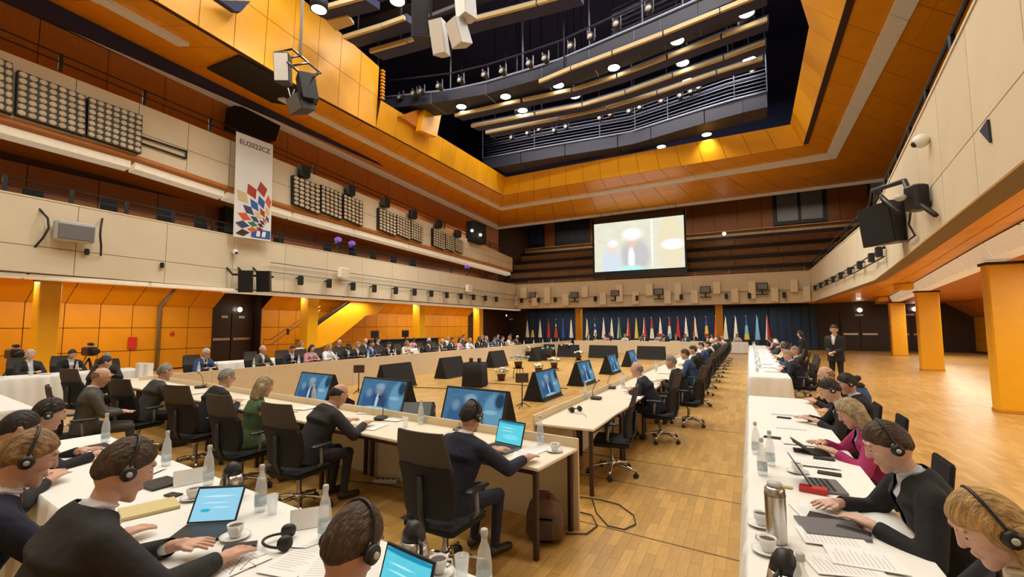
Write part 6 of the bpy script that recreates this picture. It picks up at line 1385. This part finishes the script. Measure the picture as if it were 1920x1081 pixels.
# --- table in front of the camera
for px, py, lab in ((608, 1008, 'tall water bottle beside the white name card in the foreground'), (488, 957, 'water bottle right of the steel jug in the foreground'), (390, 908, 'water bottle behind the tablet left of the steel jug'), (311, 872, 'water bottle beside the head of the man typing'), (197, 828, 'water bottle at the far left end of the near table')): bottle(at_table(px, py), lab)
p = uz(908, 990, TZ_ + .276); bottle((p.x, p.y, TZ_), 'water bottle at the bottom edge right of the cup')
tumbler(at_table(510, 962), 'empty glass next to the second foreground bottle'); p = uz(866, 1040, TZ_ + .11); tumbler((p.x, p.y, TZ_), 'empty glass left of the bottle at the bottom edge')
jug(at_table(433, 934), 'steel vacuum jug with black lid behind the tablet', 1.0, 2.2); p = uz(776, 975, TZ_ + .235); jug((p.x, p.y, TZ_), 'steel vacuum jug with black lid at the bottom middle', 1.0, 2.6)
cup(at_table(441, 1008), 'white coffee cup beside the tablet in the foreground', -.3); p = uz(822, 1050, TZ_ + .06); cup((p.x, p.y, TZ_), 'white coffee cup at the bottom edge beside the jug', .5); cup(at_table(362, 935), 'white cup partly behind the raised tablet', 2)
name_card(at_table(580, 985), .9, 'white folded name card left of the tall bottle'); name_card(at_table(356, 905), 1.2, 'white folded name card left of the steel jug')
t = at_table(388, 1000); laptop((t.x - .03, t.y - .01, TZ_), .62, .26, .20, .20, .62, SCRB, 'tablet with keyboard cover and pale blue display in the foreground', 'tablet_computer', 'tablet', False)
p = uz(757, 1037, TZ_ + .2); laptop((p.x, p.y - .14, TZ_), f6 - .05, .29, .2, .2, .3, SCRC, 'laptop with cyan display at the bottom edge')
headset_item(at_table(545, 1018), 2.4, 'black headphones lying on the near tablecloth'); o = sheet(at_table(450, 1028), .05, .15, -.75, 'black remote receiver on the near tablecloth', M['black'], .02, 'receiver', 'receiver')
sheet(at_table(280, 955), .21, .28, f6 - .2, 'cream folder beside the man typing', M['folder'], .018, 'folder', 'folder'); sheet(at_table(300, 907), .24, .20, f6 + .1, 'black closed notebook left of the name card', M['black'], .014, 'notebook', 'notebook'); sheet(at_table(325, 928), .10, .06, .2, 'small black phone near the cream folder', M['black'], .009, 'phone', 'phone')
for i, (px, py) in enumerate(((430, 1060), (560, 1050), (620, 1060), (230, 870), (160, 845), (260, 890))): printed(at_table(px, py), f6 + .3 * (i % 3), 'sheet of paper on the near table, ' + ('below the tablet', 'below the headphones', 'left of the cropped-haired man', 'before the men at the lower left', 'farthest on the left part', 'beside the black notebook')[i])
sheet(at_table(185, 838), .22, .16, f6, 'black tablet case at the far left end of the near table', M['black'], .012, 'tablet_case', 'case')
S().tube([at_table(*q) + V(0, 0, .004) for q in ((500, 1040), (470, 1050), (450, 1070), (480, 1062), (455, 1045), (430, 1078))], .0025, 5).build('cable', M['grey'], None, 'thin grey cable curling below the headphones', 'cable')
# --- near inner row
t = at_table(943, 838, .742); laptop((t.x, t.y - .06, .742), R6 - .12, .33, .23, .22, .30, SCRC, 'laptop with cyan display in front of the man in navy'); t = at_table(875, 805, .742); laptop((t.x, t.y, .742), R6 + .1, .26, .18, .15, .3, SCRC, 'second small laptop left of the man in navy')
cup(at_table(1040, 846, .742), 'coffee cup on the right corner of the near inner row', 1); bottle(at_table(1013, 833, .742), 'water bottle on the right corner of the near inner row'); printed(at_table(985, 855, .742), .4, 'paper right beside the man at the laptop'); printed(at_table(1005, 842, .742), -.2, 'paper behind the coffee cup on the near inner row')
mic(at_table(714, 786, .742), .3, 'gooseneck microphone in front of the bald man'); printed(at_table(700, 800, .742), .2, 'white paper under the hand of the bald man'); printed(at_table(690, 772, .742), .5, 'white paper beyond the bald man'); bottle(at_table(789, 794, .742), 'water bottle left of the man at the laptop'); printed(at_table(745, 785, .742), .1, 'white paper right of the gooseneck microphone'); tumbler(at_table(760, 800, .742), 'glass right of the gooseneck microphone'); sheet(at_table(792, 830, .742), .3, .2, R6, 'white pad at the edge beside the large chair', None, .012, 'pad', 'pad')
bottle(at_table(588, 755, .742), 'water bottle before the left leaning monitor'); printed(at_table(575, 765, .742), .1, 'papers between the woman in green and the bald man')
mic(at_table(375, 727, .742), .2, 'microphone before the man in black with grey hair'); printed(at_table(360, 738, .742), .1, 'papers left of the grey-haired man in black'); printed(at_table(470, 745, .742), .2, 'paper before the woman in green')
for i, (px, py) in enumerate(((262, 707), (277, 708))):
    o = empty('paper_stack', at_table(px, py, .742), .1, 'upright white carton, %s of two at the left of the near row' % ('left', 'right')[i], 'carton'); MB().rbox((0, 0, .16), (.16, .12, .32), .006).build('box', M['paper'], o); MB().box((0, 0, .321), (.162, .03, .004)).build('tape', M['folder'], o)
# --- right inner row near end
headset_item(at_table(1082, 772, .742), 1.2, 'black headphones on the near end of the right inner row'); mic(at_table(1118, 748, .742), PI / 2, 'microphone on the near end of the right inner row'); bottle(at_table(1098, 748, .742), 'water bottle on the near end of the right inner row'); printed(at_table(1190, 745, .742), .1, 'paper before the first man of the right inner row')
mic(at_table(1146, 728, .742), PI / 2, 'second microphone on the right inner row')
# --- right outer row
carafe(at_table(1457, 1015), 'tall steel carafe on the right table'); p = uz(1470, 1028, TZ_ + .235); jug((p.x, p.y, TZ_), 'steel vacuum jug with black lid at the lower right edge', 1.0, 1.2)
p = uz(1500, 1035, TZ_ + .276); bottle((p.x, p.y, TZ_), 'water bottle at the lower right edge')
for i, (px, py) in enumerate(((1430, 890), (1445, 872), (1418, 850))): bottle(at_table(px, py), 'water bottle by the left edge of the right table, %s' % ('nearest', 'middle', 'farthest')[i])
cup(at_table(1440, 1035), 'white cup behind the black-lidded jug on the right', 2.5); cup(at_table(1495, 885), 'white cup left of the red case on the right table', 1); cup(at_table(1428, 985), 'white cup left of the tall steel carafe', 2)
t = at_table(1548, 912); laptop((t.x, t.y, TZ_), PI / 2 + .1, .3, .2, .19, .55, SCRC, 'dark laptop under the hand on the right table')
sheet(at_table(1525, 922), .07, .16, PI / 2 - .15, 'red case on the right table', M['red'], .035, 'case', 'case'); sheet(at_table(1512, 846), .12, .2, PI / 2, 'black tablet cover on the right table', M['black'], .012, 'tablet_cover', 'cover')
t = at_table(1530, 848); laptop((t.x + .02, t.y, TZ_), PI / 2 + .05, .22, .15, .15, 1.0, SCRB, 'small tablet with blue display before the woman in pink', 'tablet_computer', 'tablet', False)
for i, (px, py, rz_) in enumerate(((1555, 955, .1), (1540, 960, .25), (1560, 1010, .15), (1620, 1050, .1), (1530, 870, .0), (1480, 800, .1), (1470, 775, 0), (1580, 1060, .3), (1500, 830, .05))): printed(at_table(px, py), PI / 2 + rz_, 'printed paper on the right table, %s' % ('under the hand of the young man', 'left beside the young man', 'under the black folder', 'nearest to the blonde woman', 'before the woman in pink', 'before the man in the white shirt', 'farthest from the camera', 'in front of the jug', 'beside the black tablet cover')[i])
sheet(at_table(1558, 992), .23, .30, PI / 2 + .2, 'grey closed laptop under papers on the right', M['grey'], .016, 'closed_laptop', 'laptop'); sheet(at_table(1565, 978), .12, .26, PI / 2 - .25, 'long black folder across the papers on the right', M['black'], .012, 'folder', 'folder'); sheet(at_table(1600, 998), .05, .15, PI / 2 - .4, 'black pen case beside the black folder', M['black'], .018, 'pen_case', 'case')
for i, (px, py) in enumerate(((1545, 860), (1555, 888), (1470, 783), (1448, 820))): sheet(at_table(px, py), .075, .15, PI / 2 - .15, 'black phone on the right table, %s' % ('before the woman in pink', 'beside the white cup', 'before the man in black', 'farthest left')[i], M['black'], .009, 'phone', 'phone')
S().tube([at_table(*q) + V(0, 0, .006) for q in ((1570, 1052), (1620, 1066), (1632, 1060), (1638, 1052), (1628, 1050))], .0035, 6).build('pen', M['bluelogo'], None, 'thin blue pen on the papers at the lower right', 'pen')
# --- repeated ware along the far rows
for i in range(14): y = 12.4 + 1.2 * i; bottle((.12 + .08 * (i % 2), y, TZ_), 'water bottle on the right row beyond the gap, %s' % ORD[i], 'bottles beyond the gap'); printed((.42, y + .4, TZ_), PI / 2 + .1 * (i % 3), 'paper on the right row beyond the gap, %s' % ORD[i])
for i in range(12): y = 8.4 + 1.65 * i; bottle((-2.1, y, .742), 'water bottle in the right inner row, %s beyond the first man' % ORD[i], 'bottles in the right inner row'); printed((-1.85, y - .35, .742), PI / 2, 'paper in the right inner row, %s beyond the first man' % ORD[i])
for i in range(18): y = 6.3 + 1.38 * i; bottle((-11.9, y, .742), 'water bottle on the left counter, %s from the camera' % ORD[i], 'bottles on the left counter'); printed((-11.8, y + .5, .742), -PI / 2, 'paper on the left counter, %s from the camera' % ORD[i]); mic((-11.62, y + .25, .742), -PI / 2, 'microphone on the left counter, %s from the camera' % ORD[i], 'microphones on the left counter')
for i in range(6): bottle((-10.4 + 1.3 * i, 31.4, .742), 'water bottle on the far counter, %s from the left' % ORD[i], 'bottles on the far counter'); printed((-10.0 + 1.3 * i, 31.5, .742), 0, 'paper on the far counter, %s from the left' % ORD[i])
for i, y in enumerate((3.4, 4.2, 5.0, 5.8)): bottle((-14.75, y, TZ_), 'water bottle on the left outer table, %s' % ORD[i]); printed((-14.95, y + .3, TZ_), PI / 2, 'paper on the left outer table, %s' % ORD[i])
bottle((-9.3, 2.2, TZ_), 'water bottle on the white table at the left edge'); cup((-9.6, 2.3, TZ_), 'white cup on the white table at the left edge')
# ---------------------------------------------------------------- on the floor
p = uz(1022, 1012, 0); o = empty('backpack', p, .3, 'brown leather bag on the floor under the near inner table', 'bag')
b = S()
rings(b, [((0, 0, .02), .14, .10, 0), ((0, 0, .08), .17, .125, 0), ((0, 0, .22), .165, .12, 0), ((0, -.01, .33), .13, .09, 0), ((0, -.02, .40), .07, .05, 0)], 18); b.build('body', mat('brown_leather', (.10, .045, .025), .5, var=.3, scale=12, bump=.3, bscale=30), o)
S().tube([(-.05, -.06, .38), (-.05, -.1, .45), (.05, -.1, .45), (.05, -.06, .38)], .01, 6).build('handle', M['pot'], o); MB().rbox((0, -.13, .14), (.2, .06, .18), .025).build('pocket', M['pot'], o)
def cord(pix, lab, r=.006, m=None): S().tube([uz(*q, .008 + r) for q in pix], r, 6).build('cable', m or M['black'], None, lab, 'cable')
cord([(1060, 1000), (1100, 1000), (1120, 985), (1110, 965), (1082, 958)], 'short black cable loop beside the right table leg')
cord([(1110, 934), (1118, 960), (1140, 985), (1170, 992), (1192, 982), (1188, 965), (1160, 945), (1125, 936), (1080, 930)], 'long black cable loop on the floor of the aisle')
cord([(1050, 880), (1056, 930), (1048, 990)], 'thin red-brown cable hanging near the bag', .004, M['leg'])
cord([(640, 900), (700, 905), (760, 915), (820, 930)], 'black cable under the near inner row', .005)
cord([(760, 725), (840, 728), (900, 735)], 'cable running across the floor behind the middle monitor', .012); cord([(880, 716), (960, 720), (1064, 728)], 'cable across the floor to the right monitors', .012)
p = uz(723, 905, 0); o = empty('power_strip', p, .4, 'grey power strip on the floor under the bald man', 'power strip'); MB().rbox((0, 0, .025), (.3, .08, .05), .01).build('body', M['lgrey'], o)
for i in range(4): MB().box((-.1 + .066 * i, 0, .05), (.04, .04, .006)).build('socket', M['black'], o)

o = empty('rucksack', (1.55, 9.4, 0), .4, 'blue and black rucksack hanging behind the right row', 'bag'); b = S(); rings(b, [((0, 0, .3), .14, .1, 0), ((0, 0, .45), .19, .14, 0), ((0, 0, .7), .18, .13, 0), ((0, 0, .85), .12, .08, 0)], 16); b.build('body', CLO['blue'], o); MB().rbox((0, 0, .88), (.2, .14, .1), .03).build('lid', M['black'], o); S().tube([(-.1, .1, .85), (-.12, .17, .6), (-.1, .12, .35)], .02, 6).build('strap', M['black'], o); MB().bb((-.15, -.1, 0), (.15, .1, .3)).build('bottom', M['black'], o)
